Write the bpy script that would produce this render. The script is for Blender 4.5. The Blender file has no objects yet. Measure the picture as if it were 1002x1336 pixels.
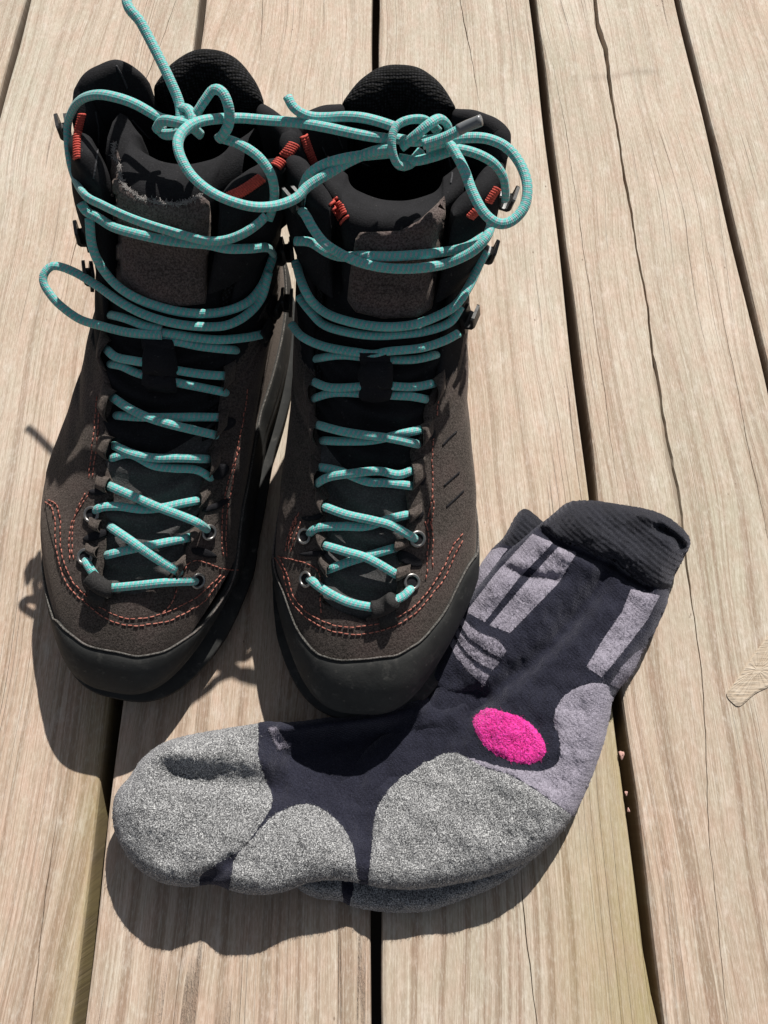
import bpy, bmesh, math, random
import numpy as np
from mathutils import Vector, Matrix
from mathutils.bvhtree import BVHTree
from mathutils.geometry import delaunay_2d_cdt

random.seed(7); rng = np.random.default_rng(7)
scene = bpy.context.scene
C = scene.collection

# ------------------------------------------------------------------ camera, sky, sun, exposure
CAM_H, PITCH, FPX = 0.403, math.radians(67.2), 1003.0
cam_d = bpy.data.cameras.new('camera'); cam = bpy.data.objects.new('camera', cam_d); C.objects.link(cam)
cam.location = (0, 0, CAM_H); cam.rotation_euler = (math.pi/2 - PITCH, 0, 0)
cam_d.sensor_fit = 'VERTICAL'; cam_d.sensor_height = 36.0; cam_d.lens = 36.0*FPX/1336.0
cam_d.clip_start = 0.01; cam_d.clip_end = 100
scene.camera = cam
SUN = Vector((0.056, 0.168, 0.168)).normalized()           # towards the sun
w = bpy.data.worlds.new('World'); scene.world = w; w.use_nodes = True
nt = w.node_tree; nt.nodes.clear()
sky = nt.nodes.new('ShaderNodeTexSky'); sky.sky_type = 'NISHITA'; sky.sun_disc = False
sky.sun_elevation = math.asin(SUN.z); sky.sun_rotation = math.atan2(SUN.x, SUN.y)
bg = nt.nodes.new('ShaderNodeBackground'); bg.inputs[1].default_value = 0.05
wo = nt.nodes.new('ShaderNodeOutputWorld')
hs = nt.nodes.new('ShaderNodeHueSaturation'); hs.inputs['Saturation'].default_value = .42      # sky light desaturated so that shadows turn less blue
nt.links.new(sky.outputs[0], hs.inputs['Color']); nt.links.new(hs.outputs[0], bg.inputs[0]); nt.links.new(bg.outputs[0], wo.inputs[0])
sun_d = bpy.data.lights.new('sun', 'SUN'); sun_d.energy = 5.0; sun_d.angle = math.radians(0.53); sun_d.color = (1.0, 0.955, 0.89)
sun = bpy.data.objects.new('sun', sun_d); C.objects.link(sun)
sun.rotation_euler = (-SUN).to_track_quat('-Z', 'Y').to_euler(); sun.location = SUN*5
vs = scene.view_settings; vs.view_transform = 'Standard'; vs.look = 'None'; vs.gamma = 1; vs.exposure = 0.25; vs.use_curve_mapping = False

# ------------------------------------------------------------------ photograph pixel <-> place
ct, st = math.cos(PITCH), math.sin(PITCH)
AX = np.array([0, ct, -st]); UP = np.array([0, st, ct]); RT = np.array([1.0, 0, 0]); CP = np.array([0, 0, CAM_H])
def ray(px, py):
    return AX + RT*((px-501)/FPX) + UP*((668-py)/FPX)
def at(px, py, z=0.0):
    d = ray(px, py); return CP + d*((z-CAM_H)/d[2])
def proj(P):
    P = np.asarray(P, float) - CP; dep = P@AX
    return np.stack([501 + FPX*(P@RT)/dep, 668 - FPX*(P@UP)/dep], -1)

# ------------------------------------------------------------------ mesh helpers
def mesh_obj(name, verts, faces, mat=None, parent=None, smooth=True, origin=None):
    o_ = Vector((0, 0, 0)) if origin is None else Vector(origin)
    if parent is not None: o_ = Vector(parent['_org'])
    v = np.asarray(verts, float) - np.array(o_)
    me = bpy.data.meshes.new(name); me.from_pydata(v.tolist(), [], [tuple(int(i) for i in f) for f in faces]); me.update()
    if smooth: me.polygons.foreach_set('use_smooth', [True]*len(me.polygons))
    ob = bpy.data.objects.new(name, me); C.objects.link(ob)
    ob['_org'] = tuple(o_)
    if parent is not None: ob.parent = parent
    else: ob.location = o_
    if mat: me.materials.append(mat)
    return ob
def thing(name, label, cat, loc, group=None):
    o = bpy.data.objects.new(name, None); C.objects.link(o); o.location = loc; o['_org'] = tuple(loc)
    o.empty_display_size = 0.05
    o['label'] = label; o['category'] = cat
    if group: o['group'] = group
    return o
def catmull(pts, n=8, closed=False):
    P = np.asarray(pts, float)
    if len(P) == 2 and not closed: return np.array([P[0]*(1-i/n)+P[1]*i/n for i in range(n+1)])
    Q = np.vstack([P[-1:], P, P[:2]]) if closed else np.vstack([2*P[0]-P[1], P, 2*P[-1]-P[-2]])
    out = []
    for i in range(1, len(Q)-2):
        for j in range(n):
            t = j/n; a, b, c, d = Q[i-1:i+3]
            out.append(.5*((2*b)+(-a+c)*t+(2*a-5*b+4*c-d)*t*t+(-a+3*b-3*c+d)*t**3))
    if not closed: out.append(P[-1])
    return np.array(out)
def resample(P, step):
    P = np.asarray(P, float); d = np.r_[0, np.cumsum(np.linalg.norm(np.diff(P, axis=0), axis=1))]
    n = max(2, int(round(d[-1]/step))+1); q = np.linspace(0, d[-1], n)
    return np.stack([np.interp(q, d, P[:, k]) for k in range(P.shape[1])], -1)

# ------------------------------------------------------------------ procedural materials
def new_mat(name, rough=.8, col=(.5,.5,.5), spec=.3):
    m = bpy.data.materials.new(name); m.use_nodes = True
    b = m.node_tree.nodes['Principled BSDF']; b.inputs['Base Color'].default_value = (*col, 1)
    b.inputs['Roughness'].default_value = rough; b.inputs['Specular IOR Level'].default_value = spec
    return m
class NB:
    def __init__(s, m): s.t = m.node_tree; s.b = s.t.nodes['Principled BSDF']
    def n(s, typ, **kw):
        x = s.t.nodes.new('ShaderNode'+typ)
        for k, v in kw.items():
            if k.startswith('i_'): 
                key = k[2:]; key = int(key) if key.isdigit() else key.replace('_', ' ')
                if hasattr(v, 'is_output') or isinstance(v, bpy.types.NodeSocket): s.t.links.new(v, x.inputs[key])
                else: x.inputs[key].default_value = v
            else: setattr(x, k, v)
        return x
    def L(s, a, b): s.t.links.new(a, b)
    def math(s, op, a, b=None, c=None, clamp=False):
        x = s.t.nodes.new('ShaderNodeMath'); x.operation = op; x.use_clamp = clamp
        for k, v in enumerate((a, b, c)):
            if v is None: continue
            if isinstance(v, bpy.types.NodeSocket): s.t.links.new(v, x.inputs[k])
            else: x.inputs[k].default_value = v
        return x.outputs[0]
    def vec(s, scale=(1,1,1), src='Object', loc=(0,0,0)):
        tc = s.n('TexCoord'); mp = s.n('Mapping'); s.L(tc.outputs[src], mp.inputs[0]); mp.inputs['Scale'].default_value = scale; mp.inputs['Location'].default_value = loc
        return mp.outputs[0]
    def noise(s, vec, scale, detail=3, rough=.5, dist=0):
        x = s.n('TexNoise'); s.L(vec, x.inputs['Vector']); x.inputs['Scale'].default_value = scale; x.inputs['Detail'].default_value = detail
        x.inputs['Roughness'].default_value = rough; x.inputs['Distortion'].default_value = dist
        return x.outputs[0]
    def ramp(s, f, stops):
        x = s.n('ValToRGB'); s.L(f, x.inputs[0]); e = x.color_ramp.elements
        while len(e) < len(stops): e.new(.5)
        for k, (p, c) in enumerate(stops):
            e[k].position = p; e[k].color = (*c, 1) if len(c) == 3 else c
        return x.outputs[0]
    def rmap(s, f, a, b, c=0., d=1.):
        x = s.n('MapRange'); s.L(f, x.inputs[0])
        for k, v in enumerate((a, b, c, d)): x.inputs[k+1].default_value = v
        return x.outputs[0]
    def mix(s, f, a, b, mode='MIX'):
        x = s.n('Mix', data_type='RGBA', blend_type=mode)
        for sock, v in ((x.inputs[0], f), (x.inputs[6], a), (x.inputs[7], b)):
            if isinstance(v, bpy.types.NodeSocket): s.L(v, sock)
            else: sock.default_value = v if not isinstance(v, tuple) else (*v, 1)[:4]
        return x.outputs[2]
    def bump(s, h, strength=.5, dist=.001):
        x = s.n('Bump'); x.inputs['Strength'].default_value = strength; x.inputs['Distance'].default_value = dist
        s.L(h, x.inputs['Height'])
        prev = s.b.inputs['Normal'].links
        if prev: s.L(prev[0].from_socket, x.inputs['Normal'])
        s.L(x.outputs[0], s.b.inputs['Normal'])
    def color(s, c): s.L(c, s.b.inputs['Base Color'])
    def rough(s, c): s.L(c, s.b.inputs['Roughness'])

def mat_wood():
    m = new_mat('weathered_wood', .8, spec=.25); n = NB(m)
    oi_ = n.n('ObjectInfo'); tc = n.n('TexCoord')
    rnd = n.n('CombineXYZ', i_0=n.math('MULTIPLY', oi_.outputs['Random'], 7.3), i_1=n.math('MULTIPLY', oi_.outputs['Random'], 31.7))
    add = n.n('VectorMath', operation='ADD'); n.L(tc.outputs['Object'], add.inputs[0]); n.L(rnd.outputs[0], add.inputs[1])
    P = add.outputs[0]
    def mapped(sc):
        mp = n.n('Mapping'); n.L(P, mp.inputs[0]); mp.inputs['Scale'].default_value = sc; return mp.outputs[0]
    # slow wander of the growth rings across the board
    wob = n.noise(mapped((6, 2.2, 1)), 1.0, 2, .5)
    wob2 = n.noise(mapped((30, 9, 1)), 1.0, 2, .5)
    sx = n.n('SeparateXYZ'); n.L(P, sx.inputs[0])
    x = n.math('ADD', sx.outputs[0], n.math('ADD', n.math('MULTIPLY', wob, .05), n.math('MULTIPLY', wob2, .004)))
    ringc = n.n('CombineXYZ', i_0=n.math('MULTIPLY', x, 260.), i_1=n.math('MULTIPLY', sx.outputs[1], 1.4), i_2=0.)
    ring = n.noise(ringc.outputs[0], 1.0, 2, .55)                       # uneven annual rings 3-6 mm apart
    finec = n.n('CombineXYZ', i_0=n.math('MULTIPLY', x, 1500.), i_1=n.math('MULTIPLY', sx.outputs[1], 16.), i_2=0.)
    fine = n.noise(finec.outputs[0], 1.0, 4, .65)                       # fibres
    late = n.rmap(ring, .50, .62)                                       # thin dark latewood
    blot = n.noise(mapped((16, 5, 1)), 1.0, 4, .6)
    blot2 = n.noise(mapped((130, 46, 1)), 1.0, 6, .74)
    mids = n.noise(n.n('CombineXYZ', i_0=n.math('MULTIPLY', x, 620.), i_1=n.math('MULTIPLY', sx.outputs[1], 7.), i_2=2.).outputs[0], 1.0, 3, .6)
    c = n.ramp(blot, [(.30, (.43, .362, .284)), (.5, (.515, .442, .355)), (.72, (.61, .545, .46))])
    atw = n.n('Attribute', attribute_name='far_tone', attribute_type='GEOMETRY')                  # rises unevenly towards the far ends: paler colour, fainter rings
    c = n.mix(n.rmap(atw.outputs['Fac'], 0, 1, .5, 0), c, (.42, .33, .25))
    tint = n.ramp(n.noise(mapped((9, 3.1, 3)), 1.0, 3, .5), [(.35, (1.06, .96, .93)), (.55, (1, 1, 1)), (.7, (.94, .99, .97))])
    c = n.mix(1.0, c, tint, 'MULTIPLY')
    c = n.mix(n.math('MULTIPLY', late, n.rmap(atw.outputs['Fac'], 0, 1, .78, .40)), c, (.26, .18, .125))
    c = n.mix(n.math('MULTIPLY', n.rmap(mids, .54, .68), .42), c, (.31, .23, .165))
    c = n.mix(n.math('MULTIPLY', n.rmap(mids, .46, .32), .22), c, (.64, .57, .48))
    c = n.mix(n.math('MULTIPLY', n.rmap(fine, .50, .74), .52), c, (.27, .19, .13))
    c = n.mix(n.math('MULTIPLY', n.rmap(fine, .48, .28), .5), c, (.72, .65, .56))
    c = n.mix(n.math('MULTIPLY', n.rmap(blot2, .54, .70), .42), c, (.74, .69, .62))      # bleached flakes
    c = n.mix(n.math('MULTIPLY', n.rmap(blot2, .46, .28), .5), c, (.40, .30, .22))
    # short raised fibres and faint lichen tints on the weathered face
    fz = n.noise(mapped((1100, 210, 1)), 1.0, 3, .7)
    c = n.mix(n.math('MULTIPLY', n.rmap(fz, .5, .72), .42), c, (.72, .66, .57)); c = n.mix(n.math('MULTIPLY', n.rmap(fz, .48, .28), .42), c, (.30, .225, .16))
    tn = n.n('TexNoise'); n.L(mapped((120, 60, 1)), tn.inputs['Vector']); tn.inputs['Scale'].default_value = 1.; tn.inputs['Detail'].default_value = 4
    c = n.mix(.06, c, n.mix(1.0, c, n.ramp(tn.outputs[0], [(.35, (1.45, .75, .75)), (.5, (1, 1, 1)), (.65, (.75, 1.2, 1.1))]), 'MULTIPLY'))
    # sparse hair-thin drying lines that run with the grain
    chk = n.n('CombineXYZ', i_0=n.math('MULTIPLY', x, 190.), i_1=n.math('MULTIPLY', sx.outputs[1], .9), i_2=5.)
    ck = n.noise(chk.outputs[0], 1.0, 0, .4)
    ckm = n.rmap(n.math('ABSOLUTE', n.math('SUBTRACT', ck, .5)), .010, .003)
    gate = n.rmap(n.noise(mapped((36, 4, 2)), 1.0, 2, .5), .55, .62)
    ckm = n.math('MULTIPLY', ckm, n.math('MULTIPLY', gate, n.rmap(fz, .25, .6)))
    c = n.mix(n.math('MULTIPLY', ckm, .62), c, (.13, .08, .055))
    # pin specks
    vo = n.n('TexVoronoi'); n.L(mapped((160, 90, 1)), vo.inputs['Vector']); vo.inputs['Scale'].default_value = 1
    sp = n.math('MULTIPLY', n.rmap(vo.outputs['Distance'], .10, .05), n.rmap(n.noise(mapped((60, 45, 4)), 1., 1, .5), .62, .66))
    c = n.mix(n.math('MULTIPLY', sp, .7), c, (.12, .075, .05))
    at_ = n.n('Attribute', attribute_name='stain', attribute_type='GEOMETRY')                 # knots and groove floors
    c = n.mix(n.math('MULTIPLY', at_.outputs['Fac'], .92), c, (.12, .085, .06))
    at2 = n.n('Attribute', attribute_name='algae', attribute_type='GEOMETRY')                 # mossy edges along some gaps
    c = n.mix(n.math('MULTIPLY', at2.outputs['Fac'], n.rmap(blot2, .25, .6, .2, 1.)), c, (.33, .27, .11))
    n.color(c)
    n.bump(n.math('ADD', n.math('MULTIPLY', ring, -.8), n.math('ADD', n.math('MULTIPLY', fine, -.9), n.math('MULTIPLY', ckm, -1.6))), .8, .0007)
    n.bump(blot2, .25, .0006)
    return m
def mat_suede(name, ca, cb, scale=1.0):
    m = new_mat(name, .95, spec=.12); n = NB(m); v = n.vec()
    f = n.noise(v, 1150*scale, 4, .75); g = n.noise(v, 60, 4, .6); h = n.noise(v, 350, 3, .6)
    c = n.ramp(g, [(.3, ca), (.7, cb)])
    c = n.mix(n.rmap(n.noise(v, 16, 4, .6), .38, .62, .55, 0), c, tuple(x*.5 for x in ca), 'MIX')
    c = n.mix(n.rmap(n.noise(v, 30, 4, .6), .48, .66, 0, .6), c, (cb[0]*1.35, cb[1]*1.02, cb[2]*1.08))
    c = n.mix(n.rmap(f, .42, .72, 0, .85), c, tuple(x*2.4 for x in cb), 'MIX')
    c = n.mix(n.rmap(f, .5, .3, 0, .8), c, tuple(x*.35 for x in ca), 'MIX')
    dust = n.math('MULTIPLY', n.rmap(n.noise(v, 24, 5, .65), .52, .75), n.rmap(h, .4, .7))
    c = n.mix(n.math('MULTIPLY', dust, .35), c, (.19, .16, .13))
    n.color(c); n.b.inputs['Sheen Weight'].default_value = .35; n.b.inputs['Sheen Roughness'].default_value = .5
    n.b.inputs['Sheen Tint'].default_value = (.5, .42, .36, 1)
    n.bump(f, .7, .0006); n.bump(h, .35, .0008)
    return m
def mat_rubber():
    m = new_mat('black_rubber', .7, spec=.12); n = NB(m); v = n.vec()
    a = n.noise(v, 55, 5, .65); f = n.noise(v, 900, 3, .6); s = n.noise(n.vec((60, 60, 260)), 1., 4, .7)
    c = n.ramp(a, [(.3, (.027, .028, .028)), (.62, (.045, .046, .045)), (.8, (.085, .083, .078))])
    c = n.mix(n.rmap(n.noise(v, 130, 5, .7), .55, .72, 0, .5), c, (.115, .112, .104))
    c = n.mix(n.rmap(n.noise(v, 260, 3, .6), .66, .74, 0, .35), c, (.17, .165, .15))
    n.color(c); n.rough(n.rmap(a, .3, .75, .62, .82)); n.bump(f, .25, .0004); n.bump(a, .15, .001)
    return m
def mat_fabric(name, ca, cb, weave=1400, bump=.5, rough=.9, mesh=False):
    m = new_mat(name, rough, spec=.2); n = NB(m); v = n.vec()
    g = n.noise(v, 90, 4, .6); f = n.noise(v, weave, 2, .6)
    c = n.ramp(g, [(.3, ca), (.72, cb)])
    h = f
    if mesh:
        vo = n.n('TexVoronoi', feature='F1'); n.L(v, vo.inputs['Vector']); vo.inputs['Scale'].default_value = 720
        vo.inputs['Randomness'].default_value = .25
        h = vo.outputs['Distance']; c = n.mix(n.rmap(h, .2, .55), c, (.002, .002, .002))
    else: c = n.mix(n.rmap(f, .45, .75, 0, .5), c, tuple(x*2.2 for x in cb))
    lint = n.rmap(n.noise(v, 500, 2, .5), .70, .74, 0, .5)
    c = n.mix(n.math('MULTIPLY', lint, .25), c, (.22, .21, .2))
    n.color(c); n.bump(h, bump, .0006 if not mesh else .0009)
    return m
def mat_lace():
    m = new_mat('teal_lace', .62, spec=.35); n = NB(m)
    uv = n.n('UVMap', uv_map='UVMap'); s = n.n('SeparateXYZ'); n.L(uv.outputs[0], s.inputs[0])
    u, l = s.outputs[0], n.math('DIVIDE', s.outputs[1], .0046)
    a = n.math('FRACT', n.math('ADD', n.math('MULTIPLY', l, 2.1), n.math('MULTIPLY', u, 2.0))); b = n.math('FRACT', n.math('SUBTRACT', n.math('MULTIPLY', l, 2.1), n.math('MULTIPLY', u, 3.0)))
    fl = n.math('MULTIPLY', n.math('LESS_THAN', a, .44), n.math('LESS_THAN', b, .74))
    v = n.vec(); g = n.noise(v, 120, 3, .6)
    teal = n.ramp(g, [(.3, (.075, .42, .39)), (.7, (.12, .53, .495))])
    c = n.mix(n.math('MULTIPLY', fl, .9), teal, (.40, .37, .42))
    fib = n.noise(v, 2600, 2, .6)
    c = n.mix(n.rmap(fib, .5, .8, 0, .3), c, (.45, .72, .70))
    n.color(c)
    br = n.math('MULTIPLY', n.math('SINE', n.math('MULTIPLY', n.math('ADD', n.math('MULTIPLY', l, 3.), n.math('MULTIPLY', u, 6.)), 6.2832)),
                n.math('SINE', n.math('MULTIPLY', n.math('SUBTRACT', n.math('MULTIPLY', l, 3.), n.math('MULTIPLY', u, 6.)), 6.2832)))
    n.bump(br, .3, .0003); n.bump(fib, .3, .0003)
    n.b.inputs['Sheen Weight'].default_value = .2
    return m
def mat_knit(name, ca, cb, mel=None, terry=.0, rib=False, dens=1500):
    m = new_mat(name, .97, spec=.08); n = NB(m); v = n.vec()
    f = n.noise(v, dens, 3, .65); g = n.noise(v, 70, 4, .6)
    c = n.ramp(g, [(.3, ca), (.7, cb)])
    if mel:
        k = n.noise(v, 1750, 2, .6, .4)
        big = n.noise(v, 110, 3, .6)
        c = n.ramp(k, [(.34, mel[0]), (.45, mel[1]), (.54, mel[2]), (.64, mel[3])])
        c = n.mix(n.rmap(big, .35, .65, .26, 0), c, (.05, .05, .052)); n.bump(k, .7, .0012)
    else:
        c = n.mix(n.rmap(f, .5, .72, 0, .55), c, tuple(min(1, x*1.9) for x in cb)); c = n.mix(n.rmap(f, .5, .32, 0, .55), c, tuple(x*.45 for x in ca))
        pills = n.rmap(n.noise(v, 240, 3, .6), .69, .73, 0, .5); c = n.mix(pills, c, tuple(x*.35 for x in ca))
    n.color(c); n.bump(f, .8, .0008+terry)
    wv = n.n('TexWave', wave_type='BANDS', bands_direction='DIAGONAL'); n.L(v, wv.inputs[0]); wv.inputs['Scale'].default_value = 260 if not rib else 150; wv.inputs['Distortion'].default_value = 1.5
    wv.inputs['Detail'].default_value = 2
    n.bump(wv.outputs['Fac'], .13 if not rib else .6, .0006)
    n.b.inputs['Sheen Weight'].default_value = .35; n.b.inputs['Sheen Tint'].default_value = (.6, .6, .7, 1); n.b.inputs['Sheen Roughness'].default_value = .45
    return m
M = dict(
    wood=mat_wood(),
    suede=mat_suede('brown_suede', (.040, .0345, .031), (.058, .0485, .044)),
    suede2=mat_suede('grey_brown_suede', (.066, .053, .050), (.088, .072, .068)),
    rubber=mat_rubber(),
    rand_edge=mat_suede('worn_rubber_edge', (.055, .054, .051), (.11, .107, .10)),
    black=mat_fabric('black_softshell', (.0065, .0065, .0078), (.013, .013, .015), 1600, .4),
    grey=mat_fabric('charcoal_fabric', (.045, .044, .044), (.070, .069, .069), 1300, .5),
    mesh=mat_fabric('black_air_mesh', (.018, .018, .021), (.026, .026, .030), mesh=True, bump=.9),
    web=mat_fabric('black_webbing', (.008, .008, .010), (.014, .014, .017), 2200, .5),
    lace=mat_lace(),
    red=mat_fabric('red_thread', (.40, .060, .045), (.52, .085, .065), 2500, .4, .7),
    stitch=mat_fabric('salmon_thread', (.26, .075, .058), (.42, .17, .13), 700, .3, .7),
    hook=new_mat('black_enamel', .38, (.014, .014, .015), .5),
    metal=new_mat('eyelet_metal', .38, (.30, .29, .28), .5),
    fray=new_mat('frayed_fibre', .9, (.36, .34, .33), .1),
    emboss=mat_suede('embossed_suede', (.052, .041, .039), (.070, .056, .054)),
    navy=mat_knit('navy_knit', (.0145, .0150, .0245), (.0225, .0235, .037)),
    cuffk=mat_knit('black_rib_knit', (.015, .0155, .019), (.022, .023, .030), rib=True),
    purple=mat_knit('purple_grey_knit', (.215, .20, .245), (.29, .27, .325)),
    mel=mat_knit('grey_melange_terry', (.1, .1, .1), (.2, .2, .2), mel=((.055, .056, .058), (.18, .183, .187), (.39, .395, .40), (.74, .75, .75)), terry=.0004),
    pink=mat_knit('magenta_terry', (.66, .025, .25), (.84, .055, .36), terry=.0012, dens=900),
    soil=new_mat('dark_soil', .95, (.03, .025, .02), .1),
    joist=new_mat('joist_wood', .9, (.13, .09, .06), .2),
)
M['metal'].node_tree.nodes['Principled BSDF'].inputs['Metallic'].default_value = .85
_h = NB(M['hook']); _h.rough(_h.rmap(_h.noise(_h.vec(), 300, 4, .6), .3, .7, .28, .55)); _h.bump(_h.noise(_h.vec(), 700, 3, .6), .2, .0003)

def mat_knot():
    m = new_mat('grey_knot_wood', .85, spec=.2); n = NB(m); v = n.vec((1, 1, 1)); mp = n.n('Mapping'); n.L(v, mp.inputs[0]); mp.inputs['Rotation'].default_value = (0, 0, math.radians(-35)); mp.inputs['Scale'].default_value = (70, 900, 1)
    f = n.noise(mp.outputs[0], 1., 4, .6); g = n.noise(v, 140, 5, .7)
    c = n.ramp(f, [(.3, (.33, .26, .19)), (.45, (.45, .37, .285)), (.65, (.53, .455, .365))]); c = n.mix(n.rmap(g, .5, .7, 0, .5), c, (.57, .50, .42))
    n.color(c); n.bump(f, .8, .0008); return m
M['knot'] = mat_knot()

# ------------------------------------------------------------------ the deck
GAPS = [((36, 0), (0, 132)), ((264, 0), (100, 1336)), ((490, 0), (492, 1336)), ((695, 0), (858, 1336)), ((885, 0), (1002, 489))]
GW_ = [.0046, .0062, .0050, .0052, .0046]
def gline(g):
    a, b = at(*g[0])[:2], at(*g[1])[:2]; k = (b[0]-a[0])/(b[1]-a[1]); return lambda y: a[0]+k*(y-a[1])
lines = [gline(g) for g in GAPS]
l0, l4 = lines[0], lines[4]
lines = [lambda y: l0(y)-.128] + lines + [lambda y: l4(y)+.130]; GW_ = [.005]+GW_+[.005]
Y0, Y1 = -.42, 1.15
ys = np.arange(Y0, Y1+.001, .006)
# long drying checks, traced on the boards: (pixels, widths in mm, depths in mm)
CHECKS = {
 4: [([(774,-20),(779,30),(790,62),(795,105),(804,160),(815,230),(824,280),(832,330),(845,400),(852,462),(856,490),(864,540),(874,600),(884,650),(892,705),(903,790),(917,880),(921,980),(926,1096),(950,1334)], [4.2,4.0,3.2,2.4,2.0,1.8,1.8,1.7,1.6,1.2,3.4,4.2,4.4,3.8,1.8,.6,.4,.35,.35,.2], [5,5,6,6,6,6,6,6,6,4,2.4,2.2,2.0,2.0,1.6,1.6,1.6,1.4,1.4,1]),
     ([(720,80),(735,150),(752,260),(775,420),(790,520),(806,640)], [.1,.3,.35,.35,.35,.1], [.3,1,1,1,1,.3]),
     ([(905,250),(930,350),(955,470),(978,590),(1000,690)], [.1,.25,.3,.3,.3], [.3,.8,.8,.8,.8])],
 3: [([(679,1135),(683,1190),(692,1260),(700,1336)], [.2,.5,.5,.4], [.5,2,2,2]), ([(600,0),(612,60),(625,130)], [.5,.7,.2], [1.5,1.5,.4])],
 1: [([(208,60),(190,105),(160,190),(130,260),(104,300),(92,340),(84,400)], [.5,.6,.5,.5,.7,.6,.2], [1.5,2,2,2,2,2,.5]), ([(40,1336),(52,1230),(62,1150),(74,1060)], [.6,.5,.5,.2],[1.5,1.5,1.5,.4])],
 2: [([(343,-5),(342,30),(339,70)], [.5,.6,.2],[1.2,1.2,.4]), ([(225,1336),(238,1270),(250,1200)], [.4,.5,.2],[1,1,.4])],
}
# knots: pixel, radii in metres (x, y)
KNOTS = {4: [((795,98), .0045, .0030), ((842,93), .011, .0030), ((768,92), .008, .0020)], 0: [], 1: [((58,1046), .0038, .0045)], 3: [((625,310), .002, .0035), ((830,1035), .001, .001)], 5: [((985,650),.0014,.0014), ((987,110),.0012,.0012)]}
deck = bpy.data.objects.new('deck', None); C.objects.link(deck); deck['kind'] = 'structure'; deck['_org'] = (0, 0, 0)
def board(i):
    xa = np.array([lines[i](y)+GW_[i]/2 for y in ys]); xb = np.array([lines[i+1](y)-GW_[i+1]/2 for y in ys])
    wl = .0007*np.sin(ys*23+i*2)+.0004*np.sin(ys*61+i*5); xa += wl*.6; xb += .0005*np.sin(ys*31+i*3)
    r = .0022
    cols = [(xa, ys*0-.027, .95+0*ys), (xa, ys*0-.008, .9+0*ys), (xa, ys*0-r, .35+0*ys), (xa+r*.3, ys*0-r*.3, 0*ys), (xa+r, 0*ys, 0*ys)]
    grooves = []
    for (pp, ww, dd) in CHECKS.get(i, []):
        W = np.array([at(*p)[:2] for p in pp]); o = np.argsort(W[:, 1]); W = W[o]; ww = np.array(ww)[o]; dd = np.array(dd)[o]
        cx = np.interp(ys, W[:, 1], W[:, 0]); sl = (W[-1, 0]-W[0, 0])/(W[-1, 1]-W[0, 1])
        cx = np.where(ys < W[0, 1], W[0, 0]+(ys-W[0, 1])*sl, np.where(ys > W[-1, 1], W[-1, 0]+(ys-W[-1, 1])*sl, cx))
        ext0 = .02 if ww[0] < .3 else .2; ext1 = .02 if ww[-1] < .3 else .5
        fade = np.clip((ys-W[0, 1]+ext0)/.03, 0, 1)*np.clip((W[-1, 1]+ext1-ys)/.03, 0, 1)
        fade = np.where((ys >= W[0, 1]) & (ys <= W[-1, 1]), 1, fade)
        cx = cx+.00022*np.sin(ys*90+i)+.00018*np.sin(ys*310)
        wd = np.interp(ys, W[:, 1], ww)*.001*fade*(1+.22*np.convolve(np.random.default_rng(i*7+len(grooves)).normal(0, 1.6, len(ys)+4), np.ones(5)/5, 'valid')); dp = np.interp(ys, W[:, 1], dd)*.001*fade
        grooves.append((cx, np.maximum(wd, .00002), dp))
    # a check that continues another one on the same line must not cross it: keep them ordered by x
    grooves.sort(key=lambda g: g[0][len(ys)//2])
    mid = []
    for cx, wd, dp in grooves: mid += [(cx-wd*.5, 0*ys, 0*ys), (cx-wd*.32, -dp*.8, .55+0*ys), (cx+wd*.3, -dp, .6+0*ys), (cx+wd*.5, 0*ys, 0*ys)]
    flat = []
    for k in range(1, 40):                      # more columns so that knots and stains can be stored on the mesh
        flat.append(xa+r+(xb-xa-2*r)*k/40)
    # merge flat columns with groove columns, per row monotone: drop flat columns that come near a groove
    for f in flat:
        if all(np.min(np.abs(f-g[0])) > .004 or np.all(np.abs(f-g[0]) > .0035) for g in grooves): mid.append((f, 0*ys, 0*ys))
    mid.sort(key=lambda c: c[0][len(ys)//2])
    cols += mid + [(xb-r, 0*ys, 0*ys), (xb-r*.3, ys*0-r*.3, 0*ys), (xb, ys*0-r, .35+0*ys), (xb, ys*0-.008, .9+0*ys), (xb, ys*0-.027, .95+0*ys)]
    nx, ny = len(cols), len(ys)
    V = np.zeros((ny, nx, 3)); S = np.zeros((ny, nx))
    for k, (x, z, s_) in enumerate(cols): V[:, k, 0] = x; V[:, k, 1] = ys; V[:, k, 2] = z; S[:, k] = s_
    V[:, :, 0] = np.maximum.accumulate(V[:, :, 0]+np.arange(nx)*1e-7, axis=1)
    cup = (V[:, :, 0]-xa[:, None])/(xb-xa)[:, None]
    V[:, :, 2] -= .0006*np.sin(np.pi*np.clip(cup, 0, 1))*(.5+.5*np.sin(i*1.7))
    F = [(r_*nx+c, r_*nx+c+1, (r_+1)*nx+c+1, (r_+1)*nx+c) for r_ in range(ny-1) for c in range(nx-1)]
    F += [tuple(r_*nx+k for k in ((0, nx-1) if False else (nx-1, 0)))+((r_+1)*nx, (r_+1)*nx+nx-1) for r_ in range(ny-1)]
    F += [tuple(range(nx)), tuple((ny-1)*nx+k for k in range(nx-1, -1, -1))]
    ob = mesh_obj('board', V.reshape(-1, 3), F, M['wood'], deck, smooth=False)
    for k in KNOTS.get(i, []):
        c = at(*k[0]); d = np.sqrt(((V[:, :, 0]-c[0])/k[1])**2+((V[:, :, 1]-c[1])/k[2])**2); S = np.maximum(S, np.clip(1.3-d, 0, 1)*.34)
    a = ob.data.attributes.new('stain', 'FLOAT', 'POINT'); a.data.foreach_set('value', S.reshape(-1).astype(np.float32))
    al = np.zeros_like(V[:, :, 0])
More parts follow.
